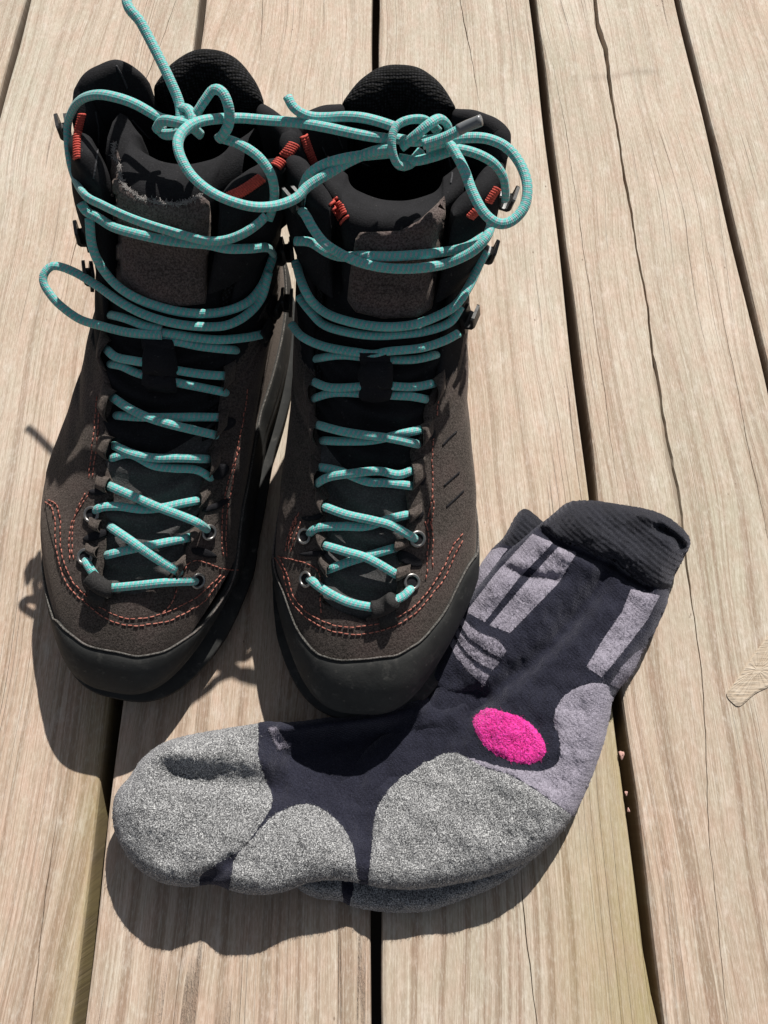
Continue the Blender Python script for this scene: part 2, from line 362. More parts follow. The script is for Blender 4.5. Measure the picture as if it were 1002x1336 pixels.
    if i == 3: al = np.clip(1-(xb[:, None]-V[:, :, 0])/.013, 0, 1)*np.clip((.22-V[:, :, 1])/.1, 0, 1)*.75
    if i == 1: al = np.clip(1-(xb[:, None]-V[:, :, 0])/.006, 0, 1)*np.clip((.2-V[:, :, 1])/.1, 0, 1)*.6
    a = ob.data.attributes.new('algae', 'FLOAT', 'POINT'); a.data.foreach_set('value', al.reshape(-1).astype(np.float32))
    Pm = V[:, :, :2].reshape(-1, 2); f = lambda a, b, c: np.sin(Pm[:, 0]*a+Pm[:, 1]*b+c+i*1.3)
    far_tone = .5+.5*np.tanh((Pm[:, 1]-.16)*7+.5*f(21, 9, 1)+.35*f(60, -14, 2)+.25*(i % 3-1))
    a = ob.data.attributes.new('far_tone', 'FLOAT', 'POINT'); a.data.foreach_set('value', far_tone.astype(np.float32))
    return ob
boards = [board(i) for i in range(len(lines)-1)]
def knot(b, poly, h):
    P = resample(np.vstack([catmull(poly, 4, True), poly[:1]]), 3.0)[:-1]; c = P.mean(0); V = []; n = len(P)
    for f, z in ((1.0, -.002), (1.0, h*.25), (.9, h), (.55, h*.8), (.2, h*1.1)): V += [at(*(c+(p-c)*f), z+(.00012*math.sin(k*1.9) if f < 1 else 0)) for k, p in enumerate(P)]
    F = [(r*n+k, r*n+(k+1) % n, (r+1)*n+(k+1) % n, (r+1)*n+k) for r in range(4) for k in range(n)]+[tuple(4*n+k for k in range(n))]
    mesh_obj('knot', V, F, M['knot'], b, smooth=False)
knot(boards[4], [(948,905),(960,888),(978,862),(1000,832),(1014,822),(1014,884),(985,905),(966,921),(956,917)], .0006)
def box(name, a, b, mat, parent=None):
    x0, y0, z0 = a; x1, y1, z1 = b
    V = [(x0,y0,z0),(x1,y0,z0),(x1,y1,z0),(x0,y1,z0),(x0,y0,z1),(x1,y0,z1),(x1,y1,z1),(x0,y1,z1)]
    return mesh_obj(name, V, [(0,3,2,1),(4,5,6,7),(0,1,5,4),(1,2,6,5),(2,3,7,6),(3,0,4,7)], mat, parent, False)
for y in (-.30, .72): box('joist', (-.75, y, -.16), (.75, y+.05, -.028), M['joist'], deck)
g = mesh_obj('ground', [(-3,-3,-.30),(3,-3,-.30),(3,3,-.30),(-3,3,-.30)], [(0,1,2,3)], M['soil'], smooth=False); g['kind'] = 'structure'
# small fallen petals caught at the gap
def petal(px, py, z, r, label):
    c = at(px, py, z); V = []; F = []; nr_, ns = 6, 10
    for j in range(nr_+1):
        for k in range(ns):
            a = 2*math.pi*k/ns; b = math.pi*j/nr_-math.pi/2; rr = r*math.cos(b)*(1+.25*math.sin(3*a+px)+.15*math.sin(5*a+j)); V.append((c[0]+rr*math.cos(a)*.6, c[1]+rr*math.sin(a), c[2]+r*.4*math.sin(b)+.12*r*math.sin(2*a+px)))
    for j in range(nr_):
        for k in range(ns): F.append((j*ns+k, j*ns+(k+1) % ns, (j+1)*ns+(k+1) % ns, (j+1)*ns+k))
    o = mesh_obj('petal', V, F, M['petal'], origin=c); o['label'] = label; o['category'] = 'petal'; o['group'] = 'fallen petals along the board gap'
M['petal'] = new_mat('dry_petal', .8, (.50, .30, .26), .2)
petal(811, 985, .0012, .0022, 'largest pale pink petal at the gap right of the upper sock heel')
petal(817, 1035, .0010, .0012, 'tiny dry petal at the gap, between two others below the sock heel')
petal(820, 1057, .0010, .0011, 'lowest tiny pink petal caught at the gap right of the socks')

# ------------------------------------------------------------------ the boots' last: S(v, theta)
FRONT = np.array([(.264,.014),(.273,.028),(.264,.045),(.2385,.060),(.215,.069),(.190,.080),(.165,.092),(.145,.103),(.128,.116),(.115,.130),(.104,.145),(.097,.157)])
HEEL = np.array([(.006,.008),(.000,.025),(.000,.042),(.002,.056),(.004,.066),(.006,.076),(.007,.087),(.008,.098),(.007,.111),(.005,.125),(.003,.138),(.002,.150)])
GT = np.array([0,.2,.45,.75,1.0])
GW = np.array([[34,36,35,50,42],[37,38,37,54,44],[36,37,36,53,42],[35,36,36,51,40],[34,36,37,48,38],[34,36,39,45,37],[33,36,41,43,36],[32,36,41,41,36],[31,35,41,41,37],[29,34,43,43,39],[28,33,46,45,41],[27,32,48,47,42]])/1000.
PW = np.array([.66,.66,.66,.68,.7,.75,.8,.85,.85,.85,.8,.8])
class Last:
    def __init__(s, heel, toe, GWm=1.0, front=FRONT, hl=HEEL, gw=GW, pw=PW, shear=None, cx=None):
        s.heel = np.array(heel, float); T = np.array(toe, float)-s.heel; s.L = np.linalg.norm(T); s.T = T/s.L
        s.N = np.array([-s.T[1], s.T[0]])
        n = len(front); m = 16
        s.F = catmull(front, m); s.H = catmull(hl, m); s.G = catmull(gw, m)*GWm; s.P = catmull(np.stack([pw, pw], -1), m)[:, 0]
        s.X = catmull(np.stack([shear, shear], -1), m)[:, 0] if shear is not None else np.zeros(len(s.F))
        s.cx = cx if cx is not None else (lambda t: 0*t)
        s.n = n; s.m = m
    def pt(s, v, th):                       # v in slice units 0..n-1, arrays
        v = np.asarray(v, float); th = np.asarray(th, float); v, th = np.broadcast_arrays(v, th)
        q = np.clip(v, 0, s.n-1)*s.m; i = np.minimum(q.astype(int), len(s.F)-2); f = (q-i)[..., None]
        L = lambda A: A[i]*(1-f)+A[i+1]*f
        F, H, G = L(s.F), L(s.H), L(s.G); P = (s.P[i]*(1-f[..., 0])+s.P[i+1]*f[..., 0]); X = (s.X[i]*(1-f[..., 0])+s.X[i+1]*f[..., 0])
        t = (1+np.cos(th))/2
        # smooth width table (cubic)
        g = np.zeros_like(t)
        k = np.clip(np.searchsorted(GT, t, side='right')-1, 0, len(GT)-2)
        u = (t-GT[k])/(GT[k+1]-GT[k]); u2 = u*u*(3-2*u)
        ga = np.take_along_axis(G, k[..., None], -1)[..., 0]; gb = np.take_along_axis(G, (k+1)[..., None], -1)[..., 0]
        u3 = .5*u+.5*u2
        g = ga*(1-u3)+gb*u3
        b = np.sign(np.sin(th))*np.abs(np.sin(th))**P*g
        sp = H[..., 0]*(1-t)+F[..., 0]*t; z = H[..., 1]*(1-t)+F[..., 1]*t
        b = b + s.cx(sp) + X
        xy = s.heel + sp[..., None]*s.T + b[..., None]*s.N
        return np.concatenate([xy, z[..., None]], -1)
    def nrm(s, v, th):
        e = .02; v = np.asarray(v, float); th = np.asarray(th, float)
        a = s.pt(np.minimum(v+e, s.n-1), th)-s.pt(np.maximum(v-e, 0), th); b = s.pt(v, th+e)-s.pt(v, th-e)
        n = np.cross(b, a); n /= np.linalg.norm(n, axis=-1)[..., None]+1e-12
        return n

# ------------------------------------------------------------------ boots
def bump(s, c, wd): return np.exp(-((s-c)/wd)**2)
LL = Last((-.080,.334), (-.1315,.0575), 1.03, cx=lambda s: -.0084*bump(s,.195,.06), shear=[0]*8+[0,.001,.002,.003])
LR = Last((.004,.328), (-.012,.057), 1.03, cx=lambda s: .0035*bump(s,.185,.06), shear=[0]*8+[.001,.002,.003,.004])
D = math.radians
def grid_faces(nr, nc, closed=False, base=0, flip=False):
    F = []
    for r in range(nr-1):
        for c in range(nc if closed else nc-1):
            a, b = base+r*nc+c, base+r*nc+(c+1) % nc; f = (a, b, b+nc, a+nc) if True else None
            d = base+(r+1)*nc+c; e = base+(r+1)*nc+(c+1) % nc
            F.append((a, b, e, d) if not flip else (a, d, e, b))
    return F
def bvh_of(objs):
    V, F = [], []
    for o in objs:
        b = len(V); org = Vector(o['_org'])
        V += [v.co+org for v in o.data.vertices]; F += [tuple(b+i for i in p.vertices) for p in o.data.polygons]
    return BVHTree.FromPolygons(V, F)
def cast(bvh, px, py):
    d = Vector(ray(px, py)); n = d.length; h = bvh.ray_cast(Vector(CP), d/n, 3.0)
    if h[0] is None: return None
    nn = h[1]
    if nn.dot(d) > 0: nn = -nn
    return h[0], nn, h[3]/n                        # point, normal, depth along the axis
def zoomed(Z, pts): return [(p[0]/Z[2]+Z[0], p[1]/Z[2]+Z[1]) + tuple(p[2:]) for p in pts]
Z1 = (30, 60, 2.708); Z2 = (350, 70, 2.708); Z3 = (20, 420, 2.619); Z4 = (330, 420, 2.57); Z6 = (540, 480, 3.183); Z7 = (330, 680, 3.036); Z8 = (30, 640, 3.131); PX = (0, 0, 1.0)
def tube_mesh(strands, rad, seg=12, flat=1.0, cap=True):
    V, F, UV = [], [], []
    off = 0.0; ag_ = np.linspace(0, 2*math.pi, seg+1)[:-1, None]; cs_, sn_ = np.cos(ag_), np.sin(ag_)
    for P in strands:
        P = np.asarray(P, float); n = len(P); T = np.gradient(P, axis=0); T /= np.linalg.norm(T, axis=1)[:, None]+1e-12
        d = np.r_[0, np.cumsum(np.linalg.norm(np.diff(P, axis=0), axis=1))]+off; off = d[-1]+.013
        up = np.array([0, -.25, 1.0]); A = np.cross(T[0], up)
        if np.linalg.norm(A) < 1e-3: A = np.cross(T[0], np.array([0, 1.0, 0]))
        A /= np.linalg.norm(A); b = len(V)
        for k in range(n):
            A = A-T[k]*(A@T[k]); A /= np.linalg.norm(A)+1e-12; t_ = T[k]; B = np.array([t_[1]*A[2]-t_[2]*A[1], t_[2]*A[0]-t_[0]*A[2], t_[0]*A[1]-t_[1]*A[0]])
            V.extend(P[k]+rad*(cs_*A+flat*sn_*B))
        for k in range(n-1):
            for j in range(seg):
                j2 = (j+1) % seg
                F.append((b+k*seg+j, b+k*seg+j2, b+(k+1)*seg+j2, b+(k+1)*seg+j))
                UV += [(j/seg, d[k]), ((j+1)/seg, d[k]), ((j+1)/seg, d[k+1]), (j/seg, d[k+1])]
        if cap:
            for k0, rev in ((0, True), (n-1, False)):
                f = [b+k0*seg+j for j in range(seg)]; F.append(tuple(f[::-1] if rev else f)); UV += [(0, d[k0])]*seg
    return V, F, UV
def add_uv(o, UV):
    l = o.data.uv_layers.new(name='UVMap'); l.data.foreach_set('uv', np.array(UV, np.float32).reshape(-1))
_fc = {}
def find(L, px, py, vr=(0, 11), tr=(-math.pi, math.pi)):
    key = (id(L), vr, tr)
    if key not in _fc:
        v = np.linspace(*vr, 111)[:, None]; t = np.linspace(*tr, 181)[None, :]; p = L.pt(v, t)
        _fc[key] = (v, t, proj(p), np.where(((CP-p)*L.nrm(v, t)).sum(-1) < -.02, 1e6, 0))
    v, t, q, pen = _fc[key]; d = (q[..., 0]-px)**2+(q[..., 1]-py)**2+pen
    i, j = np.unravel_index(np.argmin(d), d.shape); return v[i, 0], t[0, j]
def patch(name, poly, bvh, thick, mat, parent, step=4.0, inset=.35, closed=True):
    B = resample(np.vstack([poly, poly[:1]]), step)[:-1]
    n = len(B); cen = B.mean(0)
    pts = [Vector(p) for p in B]; edges = [(i, (i+1) % n) for i in range(n)]
    x0, y0 = B.min(0); x1, y1 = B.max(0)
    def inside(p):
        c = False; j = n-1
        for i in range(n):
            if (B[i][1] > p[1]) != (B[j][1] > p[1]) and p[0] < (B[j][0]-B[i][0])*(p[1]-B[i][1])/(B[j][1]-B[i][1])+B[i][0]: c = not c
            j = i
        return c
    for yy in np.arange(y0+step/2, y1, step):
        for xx in np.arange(x0+step/2, x1, step):
            if inside((xx, yy)) and np.min(np.hypot(B[:, 0]-xx, B[:, 1]-yy)) > step*.55: pts.append(Vector((xx, yy)))
    cv, ce, cf, _, _, _ = delaunay_2d_cdt(pts, edges, [list(range(n))], 1, 1e-4)
    P, N, ok, bd = [], [], [], []
    last = None
    for p in cv:
        h = cast(bvh, p.x, p.y)
        d_edge = np.min(np.hypot(B[:, 0]-p.x, B[:, 1]-p.y))
        if h is None: P.append(None); N.append(None)
        else: P.append(np.array(h[0])); N.append(np.array(h[1]))
        bd.append(d_edge < .6)
    good = [i for i in range(len(P)) if P[i] is not None]
    for i in range(len(P)):
        if P[i] is None:
            j = min(good, key=lambda q: (cv[q]-cv[i]).length); r = ray(cv[i].x, cv[i].y); dep = (P[j]-CP)@AX; P[i] = CP+r*dep; N[i] = N[j]
    top = [P[i]+N[i]*(thick*(inset if bd[i] else 1.0)) for i in range(len(P))]; bot = [P[i]-N[i]*.0004 for i in range(len(P))]
    F = []
    for f in cf:
        f = list(f); a, b, c = [P[k] for k in f[:3]]
        if np.cross(b-a, c-a)@N[f[0]] < 0: f = f[::-1]
        F.append(tuple(f))
    from collections import Counter
    ec = Counter()
    for f in F:
        for a, b in zip(f, f[1:]+f[:1]): ec[(a, b)] += 1
    m = len(P); side = [(b, a, a+m, b+m) for (a, b) in ec if (b, a) not in ec]
    return mesh_obj(name, top+bot, F+side+[tuple(k+m for k in f[::-1]) for f in F], mat, parent)

RAND_L = [(56,740),(58,775),(66,795),(89,817),(115,840),(154,853),(192,851),(226,842),(264,813),(287,783),(312,748),(322,720)]
RAND_R = [(361,735),(373,772),(389,822),(409,845),(439,858),(468,860),(501,856),(534,843),(567,815),(590,782),(603,742),(609,712)]
# edges of the lacing opening, traced bottom to top
OPEN = {'LL': [(172,802),(148,796),(136,781),(131,755),(136,723),(138,685),(146,655),(147,632),(138,605),(143,580),(138,550),(144,517),(136,480),(133,452)],
        'LR': [(172,802),(200,800),(222,786),(232,755),(238,735),(248,705),(262,668),(260,640),(274,612),(272,590),(288,565),(290,540),(303,515),(308,488),(312,460)],
        'RL': [(465,809),(437,804),(425,790),(420,765),(421,711),(424,670),(427,645),(415,622),(417,590),(409,554),(409,500),(404,465)],
        'RR': [(465,809),(497,801),(514,783),(520,755),(522,715),(534,675),(530,640),(541,612),(536,590),(553,560),(556,530),(570,500),(575,461)]}
def opening(L, key, s_):
    pts = catmull(OPEN[key], 3); vt = np.array([find(L, p[0], p[1], (3, 9.4), (0, D(48)) if s_ > 0 else (D(-48), 0)) for p in pts]); v, t = vt[:, 0], np.degrees(np.abs(vt[:, 1]))
    v = np.maximum.accumulate(v+np.arange(len(v))*1e-5); t[0] = 0; vb = v[0]
    v = np.r_[v, max(9.0, v[-1]+.3), 9.9]; t = np.r_[t, max(30, t[-1]), 34]
    return (lambda x: np.radians(np.where(np.asarray(x) <= vb, 0, np.interp(x, v, t)))), vb
def make_boot(L, name_label, mirror):
    root = thing('hiking_boot', name_label, 'boot', (float(L.heel[0]+L.T[0]*.13), float(L.heel[1]+L.T[1]*.13), 0.0), 'pair of hiking boots standing on the deck')
    parts = {}
    sgn = -1 if mirror else 1            # +1: right boot in the picture (outer side is +theta)
    seam = lambda th: th
    # ---- outsole with lugs
    th = np.linspace(-math.pi, math.pi, 241)[:-1]
    base = L.pt(np.zeros_like(th), th); nr = L.nrm(np.full_like(th, .5), th); nr[:, 2] = 0; nr /= np.linalg.norm(nr, axis=1)[:, None]
    sp = (1+np.cos(th))/2
    zb = np.interp(sp, [0, .08, .6, .82, 1.0], [.003, 0, 0, .0012, .0085])
    lug = (np.sin(th*44+1.2*np.sin(th*3)) > -.35)*1.0
    cen = base.mean(0)
    rows = []
    wide = 1.5+1.35*np.clip((np.cos(th)-.35)/.4, 0, 1)[:, None]
    for off, zf in ((.0004, 1.0), (.0008, .93), (.0042, .88), (.0044, .62), (.0030, .5)):
        q = base+nr*off*wide; q[:, 2] = zb+(base[:, 2]-zb)*zf; rows.append(q)
    for zf, o1 in ((.44, .0032), (.05, .0026), (0.0, .0018)):
        q = base+nr*(o1*wide[:, 0]-.006*(1-lug))[:, None]; q[:, 2] = zb+(base[:, 2]-zb)*zf+(1-lug)*.003*(zf < .3); rows.append(q)
    q = cen+(base-cen)*.55; q[:, 2] = zb+.0022; rows.append(q)
    V = np.vstack(rows); nc = len(th); F = grid_faces(len(rows), nc, True, flip=True)
    F.append(tuple((len(rows)-1)*nc+k for k in range(nc-1, -1, -1))); F.append(tuple(range(nc)))
    parts['outsole'] = mesh_obj('outsole', V, F, M['rubber'], root)
    # ---- rubber rand
    def vrand(t):
        a = np.abs(t); d = np.degrees(a); side = np.degrees(t*sgn)
        lo = np.interp(d, [0, 60, 75, 95, 130, 155, 180], [2.3, 2.2, 2.1, 1.9, 1.9, 2.5, 2.9])
        g_t = np.radians(np.linspace(-72, 72, 49)); g_v = np.linspace(1.0, 3.3, 70); q = proj(L.pt(g_v[:, None], g_t[None, :])); line = catmull(RAND_L if L is LL else RAND_R, 6)
        dd = np.array([[np.min(np.hypot(line[:, 0]-q[i, j, 0], line[:, 1]-q[i, j, 1])) for j in range(49)] for i in range(70)])
        vb = g_v[np.argmin(dd, axis=0)]; vb = np.convolve(np.pad(vb, 3, mode='edge'), np.ones(7)/7, 'valid')
        w_ = np.clip((70-d)/14, 0, 1); v = np.interp(t, g_t, vb)*w_+lo*(1-w_)
        return v+.015*np.sin(t*11+1)+.010*np.sin(t*23)
    nr_ = 26; u = np.linspace(0, 1, nr_); vv = vrand(th)
    VV = u[:, None]*vv[None, :]; TT = np.broadcast_to(th[None, :], VV.shape)
    offs = np.interp(u, [0, .05, .12, .5, .9, .965, 1.0], [-.0010, .0008, .0022, .0024, .0017, .0014, .0003])[:, None]*np.ones_like(VV)
    ridge = .0013*np.exp(-((VV-.55)/.07)**2)+.0006*np.exp(-((VV-1.05)/.06)**2)                  # moulded lines on the rubber
    P = L.pt(VV, TT)+L.nrm(np.maximum(VV, .1), TT)*(offs-ridge)[..., None]
    inner = L.pt(VV[[-1, 0]], TT[:2])-L.nrm(np.maximum(VV[[-1, 0]], .1), TT[:2])*.002
    V = np.vstack([P.reshape(-1, 3), inner.reshape(-1, 3)]); F = grid_faces(nr_+2, nc, True)
    rd = parts['rand'] = mesh_obj('rand', V, F, M['rubber'], root)
    e = L.pt(vv, th)+L.nrm(vv, th)*.0010; e = np.vstack([e, e[:1]])
    Vt, Ft, _ = tube_mesh([e], .00045, 6, cap=False); mesh_obj('rand_edge', Vt, Ft, M['rand_edge'], rd)
    # ---- suede upper
    eR, vb1 = opening(L, 'LR' if L is LL else 'RR', 1); eL, vb2 = opening(L, 'LL' if L is LL else 'RL', -1); vb = min(vb1, vb2)
    vs_ = np.unique(np.r_[np.linspace(1.5, vb-.1, 30), np.linspace(vb-.1, vb+.5, 44), np.linspace(vb+.5, 9.7, 125)])
    un = np.unique(np.r_[0, .0025, .006, .012, np.linspace(.02, .98, 150), .988, .994, .9975, 1])
    VV, UU = np.meshgrid(vs_, un, indexing='ij'); a, b = eR(VV), 2*math.pi-eL(VV); TT = a+(b-a)*UU
    N = L.nrm(VV, TT); edge = np.interp(np.minimum(UU, 1-UU), [0, .0025, .006, .012], [-.0011, -.0003, 0.0001, .0003]); edge = np.where(VV <= vb, 0, edge)
    edge = edge+.0004*np.sin(VV*5+TT*7)*np.sin(TT*3+1)*np.clip(VV-4, 0, 1)
    edge = edge+np.where(VV > 9.5, -.0012*(VV-9.5)/.2, 0)
    # crease folds across the flex zone at the sides
    edge = edge-.0010*np.exp(-((VV-5.6-.35*np.sin(TT))/.10)**2)*np.clip((np.abs(np.sin(TT))-.55)/.3, 0, 1)-.0008*np.exp(-((VV-6.4+.2*np.sin(TT*2))/.09)**2)*np.clip((np.abs(np.sin(TT))-.5)/.3, 0, 1)
    O = L.pt(VV, TT)+N*edge[..., None]; I = L.pt(VV, TT)-N*.0019
    nr2, nc2 = VV.shape; V = np.vstack([O.reshape(-1, 3), I.reshape(-1, 3)]); F = grid_faces(nr2, nc2)
    i0 = int(np.argmax(vs_ > vb))-1; K = nr2*nc2
    for r in range(i0, nr2-1):
        x, y = r*nc2, (r+1)*nc2; F.append((x, y, y+K, x+K)); x, y = x+nc2-1, y+nc2-1; F.append((y, x, x+K, y+K))
    for c in range(nc2-1): x = (nr2-1)*nc2+c; F.append((x, x+1, x+1+K, x+K))
    F += grid_faces(nr2, nc2, base=K, flip=True)
    up = parts['upper'] = mesh_obj('upper', V, F, M['suede'], root)
    bm = bmesh.new(); bm.from_mesh(up.data); bmesh.ops.remove_doubles(bm, verts=bm.verts, dist=2e-5); bm.to_mesh(up.data); bm.free()
    up.data.polygons.foreach_set('use_smooth', [True]*len(up.data.polygons))
    up.data.materials.append(M['black'])                       # the ankle above the suede is black softshell
    zc_ = {}
    for p in up.data.polygons:
        c = p.center+Vector(up['_org']); s_ = float((np.array(c[:2])-L.heel)@L.T)
        if c.z > .098+.10*max(0, .112-s_)-.06*max(0, .05-s_)+.002*math.sin(s_*140): p.material_index = 1
    # ---- black ankle overlay above the suede at the sides is the padded collar
    def pad(nm, t0, t1, ext, tau, vlo, mat, bulge=.002, end=.16, outer=0.0):
        n = 60; tt = np.linspace(t0, t1, n); f = np.minimum(tt-t0, t1-tt)/end; rnd = np.sqrt(np.clip(1-(1-np.clip(f, 0, 1))**2, 0, 1)); rnd = np.maximum(rnd, .06)
        ex = np.interp(np.linspace(0, 1, n), np.linspace(0, 1, len(ext)), ext); ex = np.convolve(np.pad(ex, 4, mode='edge'), np.ones(9)/9, 'valid')
        rows = []; k = 0
        top = L.pt(np.full(n, 11.0), tt); nn = L.nrm(np.full(n, 10.6), tt); nh = nn.copy(); nh[:, 2] = 0; nh /= np.linalg.norm(nh, axis=1)[:, None]
        for v in np.linspace(vlo, 11, 14):
            s_ = (v-vlo)/(11-vlo); q = L.pt(np.full(n, v), tt)+L.nrm(np.full(n, v), tt)*(outer+(bulge*np.sin(math.pi*min(1, s_*1.1))+.0006)*rnd-.0016*(1-rnd))[:, None] + np.array([0, 0, 1])*(ex*s_**2*rnd)[:, None]
            rows.append(q)
        tp = rows[-1]; tk = tau*rnd
        for a in np.linspace(15, 165, 9):
            a = D(a); q = tp-nh*((1-math.cos(a))/2*tk)[:, None]+np.array([0, 0, 1])*(math.sin(a)*tk*.5)[:, None]; rows.append(q)
        for h in (.004, .012, .022, .032): rows.append(tp-nh*(tk*(1.0+.12*math.sin(h/.032*3.14)))[:, None]-np.array([0, 0, h]))
        V = np.vstack(rows); F = grid_faces(len(rows), n)
        F += [tuple(r*n for r in range(len(rows)))[::-1][::-1], tuple(r*n+n-1 for r in range(len(rows)-1, -1, -1))]
        return mesh_obj(nm, V, F, mat, root)
    pads = []
    for a in (L is LL and PADS_L or PADS_R): pads.append(pad(*a))
    # ---- lining and footbed
    tt = np.linspace(D(42), D(318), 90); rows = []
    for v in np.linspace(2.2, 10.6, 30):
        rows.append(L.pt(np.full(90, v), tt)-L.nrm(np.full(90, v), tt)*(.0024 if v < 9 else .0024+.004*(v-9)/1.6))
    parts['lining'] = mesh_obj('lining', np.vstack(rows), grid_faces(30, 90), M['mesh'], root)
    q = L.pt(np.full(120, 1.6), np.linspace(-math.pi, math.pi, 121)[:-1])-L.nrm(np.full(120, 1.6), np.linspace(-math.pi, math.pi, 121)[:-1])*.002
    q[:, 2] = .03; mesh_obj('footbed', q, [tuple(range(120))], M['web'], root)
    # ---- tongue
    n = 61; tt = np.linspace(D(-52), D(52), n); rows = []
    vt = np.linspace(vb-.4, 10.8, 130)
    for v in vt:
        dmp = .0021+.0010*math.cos(v*9.0)*np.cos(tt*2)+.0007*np.sin(v*15+tt*6)+.0008*np.sin(tt*9+v*2.3)
        if v > 7.5: dmp = .0030+.0006*np.sin(v*6+tt*3)+.0085*np.clip((np.abs(tt)-D(19))/D(15), 0, 1)**1.5*min(1, max(0, (v-8.0)/1.6))
        rows.append(L.pt(np.full(n, v), tt)-L.nrm(np.full(n, v), tt)*np.asarray(dmp)[:, None])
    tb = rows[-1]; Tn = np.array([L.T[0], L.T[1], 0]); edge_up = np.abs(tt/D(52))
    for ds, dz in TONGUE[0 if L is LL else 1]:
        rows.append(tb-Tn*ds+np.array([0, 0, 1])*(dz+TONGUE[2]*(edge_up**2)-.003*np.exp(-(tt/.25)**2)*(ds > .01))[:, None])
    V = np.vstack(rows); tg = parts['tongue'] = mesh_obj('tongue', V, grid_faces(len(rows), n), M['grey'], root)
    tg.data.materials.append(M['black'])
    for p in tg.data.polygons:
        if p.index//(n-1) > 44: p.material_index = 1
    parts['pads'] = pads; parts['root'] = root
    parts['bvh'] = bvh_of([up, tg, rd]+pads); parts['bvh_u'] = bvh_of([up, rd]); parts['bvh_t'] = bvh_of([tg])
    return parts
# padded collar sections: name, theta from, theta to, extra height, thickness, lower edge, material
PADS_L = [('heel_collar', D(128), D(232), [-.002, .003, .006, .007, .006, .003, -.002], .014, 9.2, M['mesh'], .0015, .30),
          ('collar_pad', D(233), D(282), [.009, .016, .015, .007, .002], .0095, 8.9, M['black'], .0022, .22, .0015),
          ('collar_pad', D(282), D(329), [.001, .004, .006, .005, .000], .0105, 8.7, M['black'], .0034, .26, .0008),
          ('collar_pad', D(80), D(127), [.002, .003, .003, .001, -.001], .009, 8.9, M['black'], .0020, .22),
          ('collar_pad', D(31), D(80), [-.003, .001, .003, .002, .001], .0105, 8.7, M['black'], .0034, .26)]
PADS_R = [('heel_collar', D(128), D(232), [-.004, .001, .003, .0035, .003, .001, -.004], .015, 9.2, M['mesh'], .0015, .34),
          ('collar_pad', D(233), D(282), [-.002, .002, .003, .002, 0], .009, 8.9, M['black'], .0020, .22),
          ('collar_pad', D(282), D(328), [0, .001, 0, -.003, -.006], .0105, 8.7, M['black'], .0034, .26),
          ('collar_pad', D(80), D(127), [0, .005, .006, .003, -.002], .009, 8.9, M['black'], .0020, .22),
          ('collar_pad', D(32), D(80), [-.006, -.004, -.002, -.001, 0], .0105, 8.7, M['black'], .0034, .26)]
TONGUE = [[(.004,.005),(.010,.008),(.018,.009),(.026,.007),(.031,.001),(.032,-.008),(.030,-.022)], [(.003,.002),(.010,.000),(.018,-.003),(.026,-.007),(.032,-.013),(.033,-.027)], .002]
BL = make_boot(LL, 'brown suede hiking boot standing clear of the socks, a stray teal lace loop sticking out', True)
BR = make_boot(LR, 'dark brown suede hiking boot with its toe at the socks, teal lace in a bow', False)

# ---- suede panels on the tongues, frayed edge, embossed letters
tpL = patch('tongue_panel', [(148,184),(156,204),(159,232),(172,251),(196,262),(235,265),(262,255),(272,262),(275,292),(271,332),(268,396),(226,400),(166,387),(153,372),(150,300),(146,240)], BL['bvh_t'], .0016, M['suede2'], BL['root'], 5)
tpR = patch('tongue_panel', [(470,303),(495,302),(522,301),(550,286),(572,266),(581,256),(579,300),(571,350),(563,402),(545,413),(500,416),(464,407),(454,392),(458,350),(464,312)], BR['bvh_t'], .0016, M['suede2'], BR['root'], 5)
BL['bvh_tp'] = bvh_of([BL['tongue'], tpL]); BR['bvh_tp'] = bvh_of([BR['tongue'], tpR])
def fibres(name, line, bvh, parent, count, ln, mat, rad=.00013):
    P = resample(np.array(line, float), 1.0); S = []
    for _ in range(count):
        p = P[rng.integers(len(P))]+rng.normal(0, 1.1, 2); h = cast(bvh, *p)
        if h is None: continue
        a = np.array(h[0]); n = np.array(h[1]); d = rng.normal(0, 1, 3); d -= n*(d@n); d /= np.linalg.norm(d)
        l = ln*rng.uniform(.5, 1.3); S.append([a, a+n*l*.35+d*l*.4, a+n*l*.3+d*l+rng.normal(0, l*.2, 3)])
    V, F, _ = tube_mesh(S, rad, 4); o = mesh_obj(name, V, F, mat, parent); o['kind'] = 'stuff'; return o
fibres('frayed_edge', [(150,186),(148,205),(156,212),(157,232),(165,246),(182,258),(205,264),(235,267),(262,256)], BL['bvh_tp'], tpL, 900, .0011, M['fray'], .00008)
def text_on(word, x0, y0, wpx, hpx, bvh, parent, mat):
    cu = bpy.data.curves.new('letters', 'FONT'); cu.body = word; cu.size = 1.0; ob = bpy.data.objects.new('tmp', cu); C.objects.link(ob)
    dg = bpy.context.evaluated_depsgraph_get(); me = bpy.data.meshes.new_from_object(ob.evaluated_get(dg)); bpy.data.objects.remove(ob)
    co = np.array([v.co for v in me.vertices]); w_ = co[:, 0].max()-co[:, 0].min(); h_ = co[:, 1].max()-co[:, 1].min(); V = []
    for c in co:
        px = x0+(c[0]-co[:, 0].min())/w_*wpx; py = y0-(c[1]-co[:, 1].min())/h_*hpx; q = cast(bvh, px, py); V.append(np.array(q[0])+np.array(q[1])*.0001)
    return mesh_obj('lettering', V, [tuple(p.vertices) for p in me.polygons], mat, parent)
text_on('SALEWA', 459, 384, 94, 13, BR['bvh_tp'], tpR, M['emboss'])

